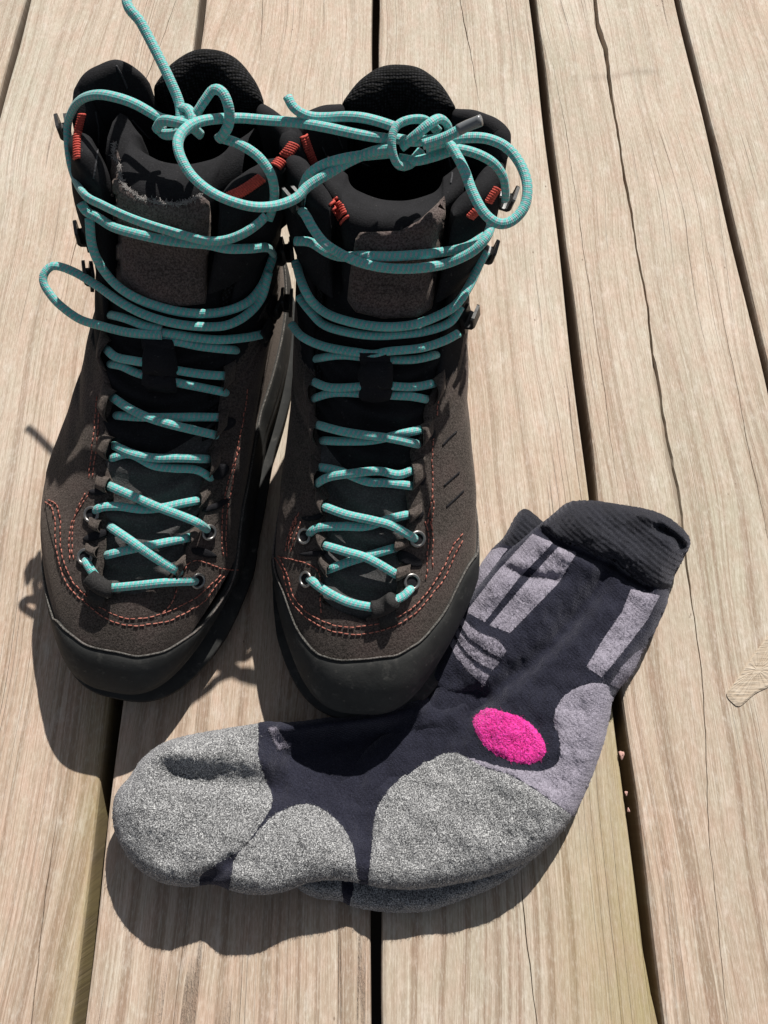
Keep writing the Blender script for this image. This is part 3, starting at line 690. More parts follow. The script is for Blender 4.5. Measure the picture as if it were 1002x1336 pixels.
# ---- straps that keep the laces, lace slots, eyelets
for B, belt, toe in ((BL, [(191,438),(228,440),(230,478),(229,514),(192,512),(191,470)], zoomed(Z8, [(300,345),(365,385),(325,445),(255,405)])),
                     (BR, [(472,455),(508,454),(511,490),(510,521),(474,520),(473,490)], zoomed(Z7, [(478,318),(545,302),(560,345),(505,365),(490,358)]))):
    B['toe_px'] = toe
    o = patch('lace_keeper', belt, B['bvh_t'], .0062, M['web'], B['root'], 5, .75); B['keeper'] = o
    c = np.mean(np.array([p[:2] for p in toe]), axis=0)
SL_L = [zoomed(Z8, p) for p in ([(250,192),(300,165),(345,160),(340,185),(290,205),(255,208)], [(690,235),(740,235),(790,265),(775,275),(730,268),(695,258)])]+[zoomed(Z3, p) for p in ([(655,500),(690,483),(728,492),(718,525),(690,540),(665,525)], [(680,345),(720,325),(752,335),(740,360),(705,372)], [(300,420),(335,410),(345,440),(320,470),(300,455)], [(255,575),(300,570),(325,575),(300,590),(262,592)], [(640,640),(690,615),(735,600),(700,635),(650,650)])]
SL_R = [zoomed(Z7, p) for p in ([(185,130),(230,120),(285,118),(280,135),(220,140)], [(580,115),(630,130),(668,162),(660,180),(610,175),(575,150)])]+[zoomed(Z4, p) for p in ([(535,510),(565,495),(580,510),(570,545),(545,540)], [(570,365),(605,360),(610,385),(590,395),(570,380)], [(530,640),(565,630),(570,650),(550,665),(530,655)], [(195,500),(225,495),(225,530),(205,540)], [(165,655),(200,650),(235,640),(225,660),(180,668)])]
def dist_line(p, A): return np.min(np.hypot(A[:, 0]-p[0], A[:, 1]-p[1]))
for B, S in ((BL, SL_L), (BR, SL_R)):
    for s in S: patch('lace_slot', catmull(s, 4, True), B['bvh'], .0010, M['web'], B['root'], 3, .7)
def eyelet(px, py, B, R=.0033, r=.00075):
    h = cast(B['bvh_u'], px, py) or cast(B['bvh'], px, py); c = np.array(h[0]); n = np.array(h[1]); n = n/np.linalg.norm(n)
    a = np.cross(n, [0, 0, 1.0]); a /= np.linalg.norm(a); b = np.cross(n, a); ring = [c+n*.0009+R*(math.cos(t)*a+math.sin(t)*b) for t in np.linspace(0, 2*math.pi, 29)]
    V, F, _ = tube_mesh([ring], r, 8, cap=False); o = mesh_obj('eyelet', V, F, M['metal'], B['root'])
    disc = [c+n*.0007+R*.9*(math.cos(t)*a+math.sin(t)*b) for t in np.linspace(0, 2*math.pi, 25)[:-1]]
    mesh_obj('eyelet_hole', disc, [tuple(range(24))], M['web'], o)
for p in zoomed(Z8, [(283,98),(757,170),(257,270),(712,368)]): eyelet(*p, BL)
for p in zoomed(Z7, [(207,60),(650,70),(213,230),(628,240)]): eyelet(*p, BR)

# ---- stitching
def stitch_rows(B, rows, pitch=.0031, ln=.0022, r=.00028):
    S = []
    for Z, pts in rows:
        P = resample(catmull(np.array([p[:2] for p in zoomed(Z, pts)]), 8), 1.5); W = []
        for p in P:
            h = cast(B['bvh_u'], *p)
            if h is not None: W.append(np.array(h[0])+np.array(h[1])*.0003)
        if len(W) < 3: continue
        W = resample(np.array(W), .0004); k = int(pitch/.0004); l = int(ln/.0004)
        for i in range(0, len(W)-l, k):
            q = W[i:i+l+1].copy()
            if np.linalg.norm(np.diff(q, axis=0), axis=1).max() > .003: continue
            j = rng.normal(0, .00012, 3); S.append(q[[0, l//2, l]]+j)
    V, F, _ = tube_mesh(S, r, 6); o = mesh_obj('stitching', V, F, M['stitch'], B['root']); o['kind'] = 'stuff'
stitch_rows(BL, [(Z8, [(92,45),(120,70),(133,130),(135,200),(145,270),(165,340),(195,400),(250,455),(330,515),(400,545),(460,550),(530,545),(600,530),(680,490),(740,450),(800,370),(825,345)]),
    (Z8, [(105,40),(140,60),(155,130),(155,200),(165,270),(185,330),(215,385),(270,440),(345,495),(420,520),(480,522),(540,512),(600,490),(700,440),(770,380),(815,335)]),
    (Z8, [(275,0),(240,60),(205,120),(190,190),(195,290)]), (Z8, [(255,10),(222,80),(207,150),(203,230),(210,300)]), (Z3, [(290,250),(285,350),(275,450),(262,540)]), (Z3, [(280,255),(273,350),(262,450),(248,545)]),
    (Z3, [(792,230),(778,330),(758,430),(742,550),(725,640),(718,740),(722,800)]), (Z3, [(765,430),(730,530),(708,640),(705,740),(710,800)]),
    (Z8, [(570,500),(610,450),(640,360),(670,305),(710,285),(760,300),(820,320),(880,325)])])
stitch_rows(BR, [(Z7, [(90,145),(120,200),(140,290),(180,350),(240,400),(310,435),(400,447),(480,440),(560,415),(640,365),(700,300),(760,220),(800,130),(835,65)]),
    (Z7, [(110,150),(140,220),(165,300),(210,355),(270,392),(340,415),(420,418),(500,405),(570,380),(640,335),(700,265),(755,180),(790,100),(835,45)]),
    (Z7, [(100,140),(170,155),(230,175),(262,205),(268,280),(270,350),(275,385)]), (Z7, [(680,0),(695,60),(690,130),(688,200),(680,250)]), (Z7, [(700,0),(712,60),(710,140),(712,200)]),
    (Z4, [(625,220),(615,320)]), (Z4, [(605,380),(600,470),(603,560),(590,640),(580,690)]), (Z4, [(600,560),(605,620),(595,700)]), (Z4, [(155,640),(130,700),(120,770)]), (Z4, [(145,650),(122,710),(108,775)]), (Z7, [(175,0),(155,60),(140,110)]), (Z7, [(190,0),(165,80),(150,120)])])
# cut seams on the outer side of the right boot
S = []
for pts in ([(118,322),(145,292),(176,264)], [(124,490),(155,462),(188,434)], [(134,577),(170,545),(206,510)]):
    W = [np.array(h[0])+np.array(h[1])*.0002 for h in (cast(BR['bvh_u'], *p) for p in resample(np.array([q[:2] for q in zoomed(Z6, pts)]), 2.0)) if h]
    if len(W) > 2: S.append(W)
V, F, _ = tube_mesh(S, .0004, 6); mesh_obj('cut_seam', V, F, M['web'], BR['root'])
# ---- red bar tacks on the collar flaps
def bar_tack(B, line, wpx):
    P = resample(catmull(np.array(line, float), 6), 3.1); T = np.gradient(P, axis=0); T /= np.linalg.norm(T, axis=1)[:, None]; S = []
    for p, t in zip(P, T):
        q = np.array([-t[1], t[0]])+t*.25; W = []
        for k in np.linspace(-.5, .5, 6):
            h = cast(B['bvh'], *(p+q*k*wpx))
            if h is not None: W.append(np.array(h[0])+np.array(h[1])*.0007*(1-(2*k)**4*.9))
        if len(W) == 6 and np.linalg.norm(np.diff(W, axis=0), axis=1).max() < .006: S.append(W)
    if S: V, F, _ = tube_mesh(S, .00062, 7); mesh_obj('bar_tack', V, F, M['red'], B['root'])
bar_tack(BL, [(107,150),(101,178),(101,206)], 8); bar_tack(BL, [(300,257),(318,248),(340,233)], 12); bar_tack(BL, [(360,217),(372,204),(383,189)], 13)
bar_tack(BR, [(396,178),(402,195),(410,216)], 10); bar_tack(BR, [(424,244),(436,264),(450,287)], 15); bar_tack(BR, [(613,283),(620,276),(628,272)], 10); bar_tack(BR, [(637,263),(644,252),(650,244)], 9)
# ---- lace hooks
def hook(B, L, px, py, vr, tr, out=.0075, wd=.0095, pos=None):
    v, t = find(L, px, py, vr, tr); p = L.pt(v, t); n = L.nrm(v, t); p = p+n*.002 if pos is None else np.array(pos)
    a = np.cross(n, [0, 0, 1.0]); a /= np.linalg.norm(a); b = np.cross(a, n); b = b if b[2] > 0 else -b
    prof = [(-.006, 0), (.004, 0), (.0045, .0008), (-.0015, .0012), (-.0022, .003), (-.0022, out-.002), (-.001, out), (.0045, out), (.005, out-.0012), (.0005, out-.0016), (-.0006, out-.003), (-.0006, .003), (.0, .0022), (.0052, .0018)]
    prof = [(-.0060,-.0006),(-.0060,.0010),(-.0022,.0012),(-.0020,out-.0012),(-.0008,out),(.0052,out+.0004),(.0054,out-.0010),(.0000,out-.0016),(-.0006,out-.0026),(-.0006,.0026),(.0002,.0012),(.0050,.0010),(.0050,-.0006)]
    V = []; m = len(prof)
    for w_, sc in ((-.5, .93), (-.40, 1.0), (.40, 1.0), (.5, .93)):
        for y, x in prof: V.append(p+b*y*sc+n*x*sc+a*w_*wd)
    F = []
    for k in range(3):
        for j in range(m): F.append((k*m+j, k*m+(j+1) % m, (k+1)*m+(j+1) % m, (k+1)*m+j))
    F += [tuple(range(m))[::-1], tuple(3*m+j for j in range(m))]
    mesh_obj('lace_hook', V, F, M['hook'], B['root'], smooth=False)
for B, L, lst in ((BL, LL, [(98,172,-1,.0045),(116,308,-1,.005),(126,360,-1,.004),(357,330,1,.005),(352,402,1,.005),(346,437,1,.0045)]), (BR, LR, [(648,256,1,.0065),(628,328,1,.006),(602,414,1,.006),(392,262,-1,.005),(385,328,-1,.005),(385,395,-1,.005)])):
    for px, py, s, ou in lst: hook(B, L, px, py, (6.5, 10.8), (D(35), D(110)) if s > 0 else (D(-110), D(-35)), ou, pos=(-.1405, .290, .153) if (px, py) == (98, 172) else None)

# ---- suede tabs that hold the laces
def tab(B, L, px, py, sd, wpx):
    v0, t0 = find(L, px, py, (3, 9.4), (D(4), D(48)) if sd > 0 else (D(-48), D(-4))); e = proj(L.pt(v0+.2, t0))-proj(L.pt(v0-.2, t0)); dv = .4*wpx/2/max(8., np.hypot(*e))
    e = proj(L.pt(v0, t0+.06))-proj(L.pt(v0, t0-.06)); dt = .12*21/max(8., np.hypot(*e)); nt_, ns = 12, 13
    t = np.linspace(0, 1, nt_)[:, None]; q = np.linspace(-1, 1, ns)[None, :]; TT = t0+sd*(t-.22+.10*q**2)*dt; VV = v0+q*dv*(1-.18*t)+0*t
    h = (.0056*(1-.80*t**1.4)*(1-np.abs(q)**3)+.0005+.0003*np.sin(q*5+px)*(1-t)); N = L.nrm(VV, TT); O = L.pt(VV, TT)+N*h[..., None]; I = O-N*.0013
    V = np.vstack([O.reshape(-1, 3), I.reshape(-1, 3)]); F = grid_faces(nt_, ns)+grid_faces(nt_, ns, base=nt_*ns, flip=True); K = nt_*ns
    bd = [(c, c+1) for c in range(ns-1)]+[((r+1)*ns, r*ns) for r in range(nt_-1)]+[((nt_-1)*ns+c+1, (nt_-1)*ns+c) for c in range(ns-1)]+[(r*ns+ns-1, (r+1)*ns+ns-1) for r in range(nt_-1)]
    F += [(b, a, a+K, b+K) for a, b in bd]
    mesh_obj('lace_tab', V, F, M['suede'], B['root'])
for a in [(140,462,-1,40),(144,528,-1,42),(142,586,-1,32),(147,635,-1,22),(141,687,-1,18),(140,724,-1,16),(306,496,1,34),(287,556,1,34),(273,606,1,36),(262,651,1,20),(248,700,1,18),(232,746,1,20)]: tab(BL, LL, *a)
for a in [(408,509,-1,34),(415,564,-1,32),(416,622,-1,32),(423,659,-1,22),(423,709,-1,18),(427,744,-1,18),(567,510,1,34),(551,569,1,30),(540,622,1,36),(534,672,1,18),(518,713,1,16),(520,751,1,18)]: tab(BR, LR, *a)
# ---- seams on the padded collar and tongue
def seam_line(B, Z, pts, r=.00045, lift=.0001, mat='seam'):
    W = [np.array(h[0])+np.array(h[1])*lift for h in (cast(B['bvh'], *p) for p in resample(catmull(np.array([q[:2] for q in zoomed(Z, pts)]), 6), 2.0)) if h]
    W = [w_ for k, w_ in enumerate(W) if k == 0 or np.linalg.norm(w_-W[k-1]) < .005]
    if len(W) > 3: V, F, _ = tube_mesh([W], r, 6); mesh_obj('seam', V, F, M[mat], B['root'])
M['seam'] = mat_fabric('grey_seam_thread', (.030, .030, .033), (.055, .055, .060), 900, .5)
for pts in ([(255,232),(266,300),(262,380),(250,470)], [(385,262),(420,300),(455,330),(540,345)], [(330,70),(352,110),(368,150)]): seam_line(BL, Z1, pts)
for pts in ([(215,232),(240,280),(262,335)], [(330,385),(370,405),(405,430)], [(640,370),(650,420),(645,460)], [(190,330),(220,400)]): seam_line(BR, Z2, pts)

# ------------------------------------------------------------------ laces
LR_ = .00200
def strand(B, Z, pts, off=.0021, d0=False, d1=False, win=7):
    pts = zoomed(Z, pts); P2 = np.array([p[:2] for p in pts]); zs = [p[2] if len(p) > 2 else None for p in pts]
    n = 10; cp = catmull(P2, n); m = len(cp); dep = np.full(m, np.nan); surf = np.zeros(m, bool)
    def dz(px, py, z): r = ray(px, py); return (z-CAM_H)/r[2]
    for k in range(m):
        i = min(k//n, len(pts)-2); f = k/n-i; a, b = zs[i], zs[i+1]
        h = None
        if a is None or b is None:
            h = cast(B['bvh_l'], *cp[k])
        ds = None
        if h is not None:
            ft = k/(m-1); oo = off if not (d0 or d1) else .0016+(off-.0016)*math.sin(math.pi*(ft if d0 and d1 else (ft*.5+.5 if d1 else ft*.5)))**.7
            r = ray(*cp[k]); cosv = max(.35, -float(np.dot(np.array(h[1]), r/np.linalg.norm(r)))); ds = h[2]-oo/cosv
        if a is not None and b is not None: dep[k] = dz(*cp[k], a*(1-f)+b*f)
        elif a is None and b is None:
            if ds is not None: dep[k] = ds; surf[k] = True
        else:
            w_ = (1-f) if a is not None else f; dzv = dz(*cp[k], a if a is not None else b); dep[k] = dzv if ds is None else dzv*w_+ds*(1-w_)
    ok = ~np.isnan(dep)
    if not ok.any(): return None
    dep = np.interp(np.arange(m), np.where(ok)[0], dep[ok])
    # lie on the highest thing near by, then relax
    dm = dep.copy()
    for k in range(m):
        lo, hi = max(0, k-3), min(m, k+4)
        if surf[k]: dm[k] = .5*dep[k]+.5*dep[lo:hi].min()
    pad_ = np.pad(dm, win, mode='edge'); ker = np.hanning(2*win+3)[1:-1]; ker /= ker.sum(); sm = np.convolve(pad_, ker, 'valid')
    e = np.arange(m); L2 = np.r_[0, np.cumsum(np.hypot(*np.diff(cp, axis=0).T))]
    if d0: sm = sm+.0075*np.clip(1-L2/11., 0, 1)**1.2
    if d1: sm = sm+.0075*np.clip(1-(L2[-1]-L2)/11., 0, 1)**1.2
    W = np.array([CP+ray(*cp[k])*sm[k] for k in range(m)])
    return resample(W, .0012)
def lace(B, rows, extra=()):
    S = [s for s in (strand(B, *r[:2], **(r[2] if len(r) > 2 else {})) for r in rows) if s is not None]
    S += [resample(catmull(np.array(e), 10), .0012) for e in extra]
    V, F, UV = tube_mesh(S, LR_*1.03, 14, .78); o = mesh_obj('lace', V, F, M['lace'], B['root']); add_uv(o, UV); return o
for B, tp in ((BL, tpL), (BR, tpR)): B['bvh_l'] = bvh_of([B['upper'], B['tongue'], B['rand'], tp]+B['pads'])
d2 = dict(d0=True, d1=True)
def o(off, **k): return dict(off=off, **k)
HI = .0062
rowsL = [
 # left loop from the knot round the top hook, then across the tongue
 (Z1, [(520,262,.176),(480,252,.176),(400,207,.180),(330,182,.182),(262,172,.180),(205,190,.174),(172,232,.165),(157,290,.157),(163,390,.152),(184,470,.149),(222,530),(280,562),(360,600),(440,630),(520,655),(600,678),(660,690),(720,685),(780,662),(830,628),(858,600)], o(.0055)),
 (Z1, [(205,555),(225,585),(262,605),(320,640),(400,664),(480,682),(560,694),(650,702),(720,716),(800,716),(862,712),(885,735)], o(.0024)),
 (Z1, [(235,610),(243,700),(270,770),(320,835),(380,880),(460,915),(560,940),(660,945),(740,930),(800,900),(842,850),(866,795),(885,740)], o(.0024)),
 # the stray loop standing out to the left
 (Z1, [(868,800),(842,890),(790,950),(725,985),(660,992),(580,987),(500,972),(420,945),(340,902),(262,847,.121),(180,798,.122),(112,777,.122),(78,800,.121),(72,835,.119),(92,872,.117),(130,915,.115),(200,965,.112),(280,990),(360,1010),(440,1020),(490,1022)], o(.0040)),
 (Z1, [(300,948),(360,962),(430,988),(490,1000)], o(.0026, d0=True)),
 (Z1, [(490,1012),(545,1020),(620,1032),(700,1038),(790,1030),(850,1018)], o(.0026)),
 (Z1, [(490,1040),(545,1045),(620,1060),(700,1070),(765,1075)], o(.0026, d1=True)),
 (Z3, [(300,80),(340,118),(400,132),(450,140),(500,150),(550,165),(650,180),(735,185)], o(.0030, **d2)), (Z3, [(310,142),(360,150),(410,172),(450,184),(500,195),(550,207),(640,225),(730,243)], o(.0024, **d2)),
 (Z3, [(322,250),(380,290),(450,325),(530,350),(620,372),(698,390)], o(HI, **d2)), (Z3, [(330,318),(420,325),(520,326),(620,325),(712,326)], o(.0022, **d2)),
 (Z3, [(322,415),(400,450),(480,465),(560,465),(668,469)], o(HI*.8, **d2)), (Z3, [(312,470),(390,452),(470,490),(540,500),(620,506),(680,540)], o(.0022, **d2)),
 (Z3, [(312,556),(400,595),(480,630),(560,660),(620,685),(664,716)], o(HI, **d2)), (Z3, [(262,657),(290,635),(350,630),(430,640),(500,635),(570,620),(640,607)], o(.0022, **d2)),
 (Z3, [(312,692),(390,745),(460,795),(562,858)], o(HI, **d2)), (Z3, [(300,800),(380,780),(480,760),(612,733)], o(.0022, **d2)),
 (Z3, [(232,800),(255,842),(285,885),(300,906),(330,908),(420,900),(520,890),(625,886)], o(.0026, **d2)),
 # knot, small loop, tail, strand to the right hook
 (Z1, [(540,270,.178),(600,250,.181),(640,195,.186),(672,155,.189),(705,165,.190),(726,215,.187),(728,270,.182),(710,310,.178),(690,330,.174)]),
 (Z1, [(690,322,.174),(760,345,.174),(830,390,.171),(876,455,.166),(888,520,.158),(880,580,.150),(868,615,.146)]),
 (PX, [(236,160,.178),(234,135,.181),(222,105,.186),(204,68,.191),(184,30,.196),(165,-2,.200)]+[tuple(proj(p))+(p[2],) for p in np.array([(-.1002,.335,.203),(-.1035,.366,.203),(-.115,.396,.202),(-.1325,.413,.200),(-.147,.425,.199)])]),
 (PX, [(203,170,.174),(212,158,.180),(232,160,.182),(250,166,.180),(262,176,.172)]),
 (PX, [(214,170,.170),(205,163,.174),(214,175,.172),(238,172,.178),(252,158,.182),(246,143,.182),(234,140,.180)]),
]
rowsR = [
 # big left loop of the bow, lying over the other boot
 (PX, [(512,182,.180),(472,176,.181),(424,166,.180),(387,160,.179),(350,157,.178),(310,154,.180),(274,156,.183),(252,162,.185),(237,174,.186),(232,190,.186),(238,210,.184),(252,231,.181),(275,250,.178),(303,263,.176),(333,270,.170),(362,268,.167),(387,258,.166),(402,243,.167),(431,225,.169),(461,208,.172),(490,197,.177),(515,194,.180)]),
 (Z2, [(112,545,.150),(120,490,.158),(140,435,.166),(185,398,.170),(250,375,.173),(320,362,.174),(440,350,.174)]),
 # free end sticking out to the left
 (Z2, [(455,262,.184),(390,240,.184),(330,226,.184),(270,222,.183),(215,225,.180),(160,224,.180),(120,212,.182),(88,188,.184),(68,152,.186)]),
 # right loop
 (Z2, [(560,330,.180),(620,312,.181),(690,298,.182),(770,300,.182),(840,330,.180),(890,390,.178),(915,465,.176),(905,540,.173),(862,590,.171),(812,600,.171),(762,562,.173),(722,490,.176),(692,410,.179),(655,340,.181),(625,300,.181)]),
 (Z2, [(560,345,.176),(640,335,.176),(720,348,.174),(790,382,.171),(828,430,.166),(838,480,.160),(838,520,.154)]),
 # knot
 (Z2, [(540,345,.172),(500,390,.172),(462,395,.176),(442,360,.180),(436,305,.184),(452,258,.186),(490,236,.186),(540,232,.184),(575,250,.180),(600,275,.176)]),
 (Z2, [(470,330,.178),(520,290,.184),(570,248,.187),(605,230,.186),(632,250,.182),(640,285,.178)]),
 (Z2, [(460,370,.174),(520,378,.174),(580,365,.175),(640,345,.176)]), (Z2, [(450,300,.178),(520,310,.181),(600,300,.181),(640,290,.180)]),
 # tongue crossings
 (Z2, [(108,545,.148),(130,568),(160,620),(200,670),(258,708),(320,736),(400,755),(480,760),(560,755),(640,738),(720,700),(768,652),(790,600,.150)], o(.0055)),
 (Z2, [(95,662),(150,667),(210,703),(262,718),(330,714),(420,716),(520,711),(620,700),(700,683),(765,645)], o(.0024)),
 (Z2, [(98,735),(115,800),(150,870),(210,920),(300,950),(400,965),(500,960),(580,935),(660,890),(710,820),(748,738),(770,700)], o(.0045)),
 (Z2, [(108,858),(150,912),(200,960),(290,986),(380,996),(470,992),(560,980),(640,950),(680,895)], o(.0024)),
 (Z2, [(82,955),(120,1000),(200,1035),(330,1058),(375,1062),(425,1052),(540,1040),(620,1015),(672,988)], o(.0042)),
 (Z2, [(165,1078),(250,1066),(330,1072),(380,1085),(425,1082),(520,1080),(605,1060)], o(.0024, **d2)),
 (Z4, [(190,195),(260,220),(370,216),(415,212),(465,215),(540,218),(622,203)], o(.0032, **d2)), (Z4, [(192,260),(270,238),(370,240),(415,242),(465,246),(530,250),(595,262)], o(.0022, **d2)),
 (Z4, [(204,341),(290,365),(380,380),(460,390),(562,412)], o(HI*.9, **d2)), (Z4, [(222,397),(300,400),(400,397),(500,375),(585,356)], o(.0022, **d2)),
 (Z4, [(206,548),(250,522),(330,508),(420,500),(490,512),(550,490)], o(HI*.9, **d2)), (Z4, [(212,485),(290,500),(380,535),(450,540),(550,552)], o(.0022, **d2)),
 (Z4, [(224,613),(310,645),(400,665),(470,685),(552,732)], o(HI, **d2)), (Z4, [(178,718),(220,690),(300,685),(380,685),(460,660),(540,642)], o(.0022, **d2)),
 (Z4, [(224,745),(310,770),(390,795),(500,858)], o(HI, **d2)), (Z4, [(240,835),(320,805),(400,780),(496,751)], o(.0022, **d2)),
 (Z4, [(182,855),(240,900),(320,940),(410,958),(450,955),(475,935),(510,915),(540,880)], o(.0028, **d2)),
]
laceL = lace(BL, rowsL); laceR = lace(BR, rowsR)
tail = strand(BR, Z2, [(545,322,.184),(620,298,.187),(690,262,.190),(735,243,.192),(752,236,.193)])
V, F, UV = tube_mesh([tail], LR_, 14, .9); t = mesh_obj('lace_end', V, F, M['lace'], laceR); add_uv(t, UV)
ag = resample(tail[-9:], .001); V, F, _ = tube_mesh([ag+np.array([0, 0, .0001])], LR_*1.06, 14, .92); mesh_obj('aglet', V, F, new_mat('clear_aglet', .25, (.16, .17, .18), .5), laceR)

M['webg'] = mat_fabric('worn_black_webbing', (.020, .019, .019), (.032, .031, .031), 1500, .6)
# ---- webbing sleeves round the lowest lace
for B, Z, pts in ((BL, Z8, [(270,352),(300,378),(335,400),(362,402)]), (BR, Z7, [(470,350),(500,346),(530,330),(556,312)])):
    W = strand(B, Z, pts, off=.0034, win=16); V, F, _ = tube_mesh([W], .0040, 14, .8); mesh_obj('lace_loop', V, F, M['webg'], B['root'])
    c = W[len(W)//2]; d = np.array([-.4 if B is BL else .3, -1.0, -.75]); d /= np.linalg.norm(d); V, F, _ = tube_mesh([np.array([c+d*.0012, c+d*.006, c+d*.010])], .0042, 12, .25); mesh_obj('loop_tail', V, F, M['webg'], B['root'])

# ------------------------------------------------------------------ socks
def inside_mask(P, B):
    B = np.asarray(B, float); x, y = P[:, 0], P[:, 1]; c = np.zeros(len(P), bool); j = len(B)-1
    for i in range(len(B)):
        cond = ((B[i, 1] > y) != (B[j, 1] > y)); xx = (B[j, 0]-B[i, 0])*(y-B[i, 1])/(B[j, 1]-B[i, 1]+1e-12)+B[i, 0]; c ^= cond & (x < xx); j = i
    return c
def dist_poly(P, B, closed=True):
    B = np.asarray(B, float)
    if len(P) > 5000 and len(B) > 60: B = B[::4] if closed else np.vstack([B[:-1:4], B[-1:]])
    A = B; Bn = np.roll(B, -1, axis=0)
    if not closed: A, Bn = A[:-1], Bn[:-1]
    d = np.full(len(P), 1e9)
    for a, b in zip(A, Bn):
        ab = b-a; t = np.clip(((P-a)@ab)/(ab@ab+1e-12), 0, 1); q = a+t[:, None]*ab; d = np.minimum(d, np.hypot(P[:, 0]-q[:, 0], P[:, 1]-q[:, 1]))
    return d
def vnoise(P, s, seed):
    r = np.random.default_rng(seed); o_ = r.uniform(0, 6.28, (6, 2)); k = r.normal(0, 1, (6, 2)); k /= np.linalg.norm(k, axis=1)[:, None]
    return sum(np.sin((P@k[i])/s*(1+.4*i)*2+o_[i, 0]) for i in range(6))/6
def idw(P, ctrl):
    ctrl = np.array(ctrl, float); d2_ = ((P[:, None, :]-ctrl[None, :, :2])**2).sum(-1)+900.; w_ = 1/d2_**1.5; return (w_*ctrl[:, 2]).sum(1)/w_.sum(1)
def make_sock(label, outline, zones, base_mat, zc_c, T_c, edge_px, creases, parts_meta, seed, step=2.4, floor=None):
    O = catmull(outline, 6, True); O = resample(np.vstack([O, O[:1]]), step)[:-1]; n = len(O)
    jit = np.random.default_rng(seed).normal(0, .25, O.shape); O = O+jit
    pts = [Vector(p) for p in O]; edges = [(i, (i+1) % n) for i in range(n)]
    Zp = []
    for nm, poly, mat, mat_h in zones:
        q = catmull(poly, 6, True) if nm not in ('stripe_panel',) else np.array(poly, float)
        if nm == 'stripe_panel': q = q.mean(0)+(q-q.mean(0))*.97; q = q+np.sign(q.mean(0)-q)*.5
        q = resample(np.vstack([q, q[:1]]), step*.8)[:-1]; q = q+np.random.default_rng(seed+len(Zp)).normal(0, .35, q.shape)*(.5 if nm == 'stripe_panel' else 1.5)
        Zp.append(q); b = len(pts); inn = inside_mask(q, O) & (dist_poly(q, O) > 1.0)
        for p in q: pts.append(Vector(p))
        for i in range(len(q)):
            j = (i+1) % len(q)
            if inn[i] and inn[j]: edges.append((b+i, b+j))
        # points outside the outline are dropped by the triangulation's inside test
    x0, y0 = O.min(0); x1, y1 = O.max(0)
    gx, gy = np.meshgrid(np.arange(x0, x1, step), np.arange(y0, y1, step)); G = np.stack([gx.ravel(), gy.ravel()], -1); G[:, 0] += (np.round((G[:, 1]-y0)/step) % 2)*step*.5
    G += np.random.default_rng(seed+5).normal(0, .25, G.shape)
    G = G[inside_mask(G, O) & (dist_poly(G, O) > step*.6)]
    allz = np.vstack(Zp) if Zp else np.zeros((0, 2))
    if len(allz):
        keep = np.ones(len(G), bool)
        for q in allz: keep &= (np.abs(G[:, 0]-q[0]) > step*.45) | (np.abs(G[:, 1]-q[1]) > step*.45)
        G = G[keep]
    pts += [Vector(p) for p in G]
    cv, ce, cf, _, _, _ = delaunay_2d_cdt(pts, edges, [list(range(n))], 1, 1e-4)
    P = np.array([(p.x, p.y) for p in cv]); d = dist_poly(P, O); d = np.where(d < 4, np.minimum(d, np.array([np.min(np.hypot(O[:, 0]-p[0], O[:, 1]-p[1])) if q < 4 else 9. for p, q in zip(P, d)])), d); ins = inside_mask(P, O) | (d < .5)
    zc = idw(P, zc_c); T = idw(P, T_c); e = np.clip(d/edge_px, 0, 1); prof = np.sqrt(np.clip(1-(1-e)**2.0, 0, 1))
    h = T*prof
    for line, amp, wd, skew in creases:
        q = catmull(np.array(line, float), 6); dd = dist_poly(P, q, False)
        fade = np.clip(dd*0+1, 0, 1)
        # taper at the ends of the crease
        e0 = np.hypot(P[:, 0]-q[0, 0], P[:, 1]-q[0, 1]); e1 = np.hypot(P[:, 0]-q[-1, 0], P[:, 1]-q[-1, 1])
        h = h+amp*np.exp(-(dd/wd)**2)*np.clip(prof*1.3, 0, 1)
    h = h+prof*(.0019*vnoise(P, 46, seed)+.0008*vnoise(P, 17, seed+1)+.00022*vnoise(P, 7, seed+2))
    lift = np.zeros(len(P))
    for (nm, poly, mat, mh), q in zip(zones, Zp):
        if mh: lift = np.maximum(lift, mh*np.clip(dist_poly(P, q)/5., 0, 1)*inside_mask(P, q))
    terry = np.random.default_rng(seed+9).normal(0, 1, len(P))
    z = zc+h+lift+terry*np.where(lift > 0, .00022, .00009)*prof
    if floor is not None: pass
    top = np.array([at(P[i, 0], P[i, 1], z[i]) for i in range(len(P))])
    cen = np.array([P[ins].mean(0)]); c3 = at(cen[0, 0], cen[0, 1], 0)
    root = thing('sock', label, 'sock', tuple(float(v) for v in c3), 'pair of hiking socks lying in front of the boots')
    F = [f for f in cf]; Fc = P[np.array([f[:3] for f in F])].mean(1); zi = np.full(len(F), -1)
    for k, q in enumerate(Zp): zi[inside_mask(Fc, q)] = k
    okf = inside_mask(Fc, O); Fa = np.array([f[:3] for f in F]); e1_, e2_ = top[Fa[:, 1]]-top[Fa[:, 0]], top[Fa[:, 2]]-top[Fa[:, 0]]; nzs = e1_[:, 0]*e2_[:, 1]-e1_[:, 1]*e2_[:, 0]
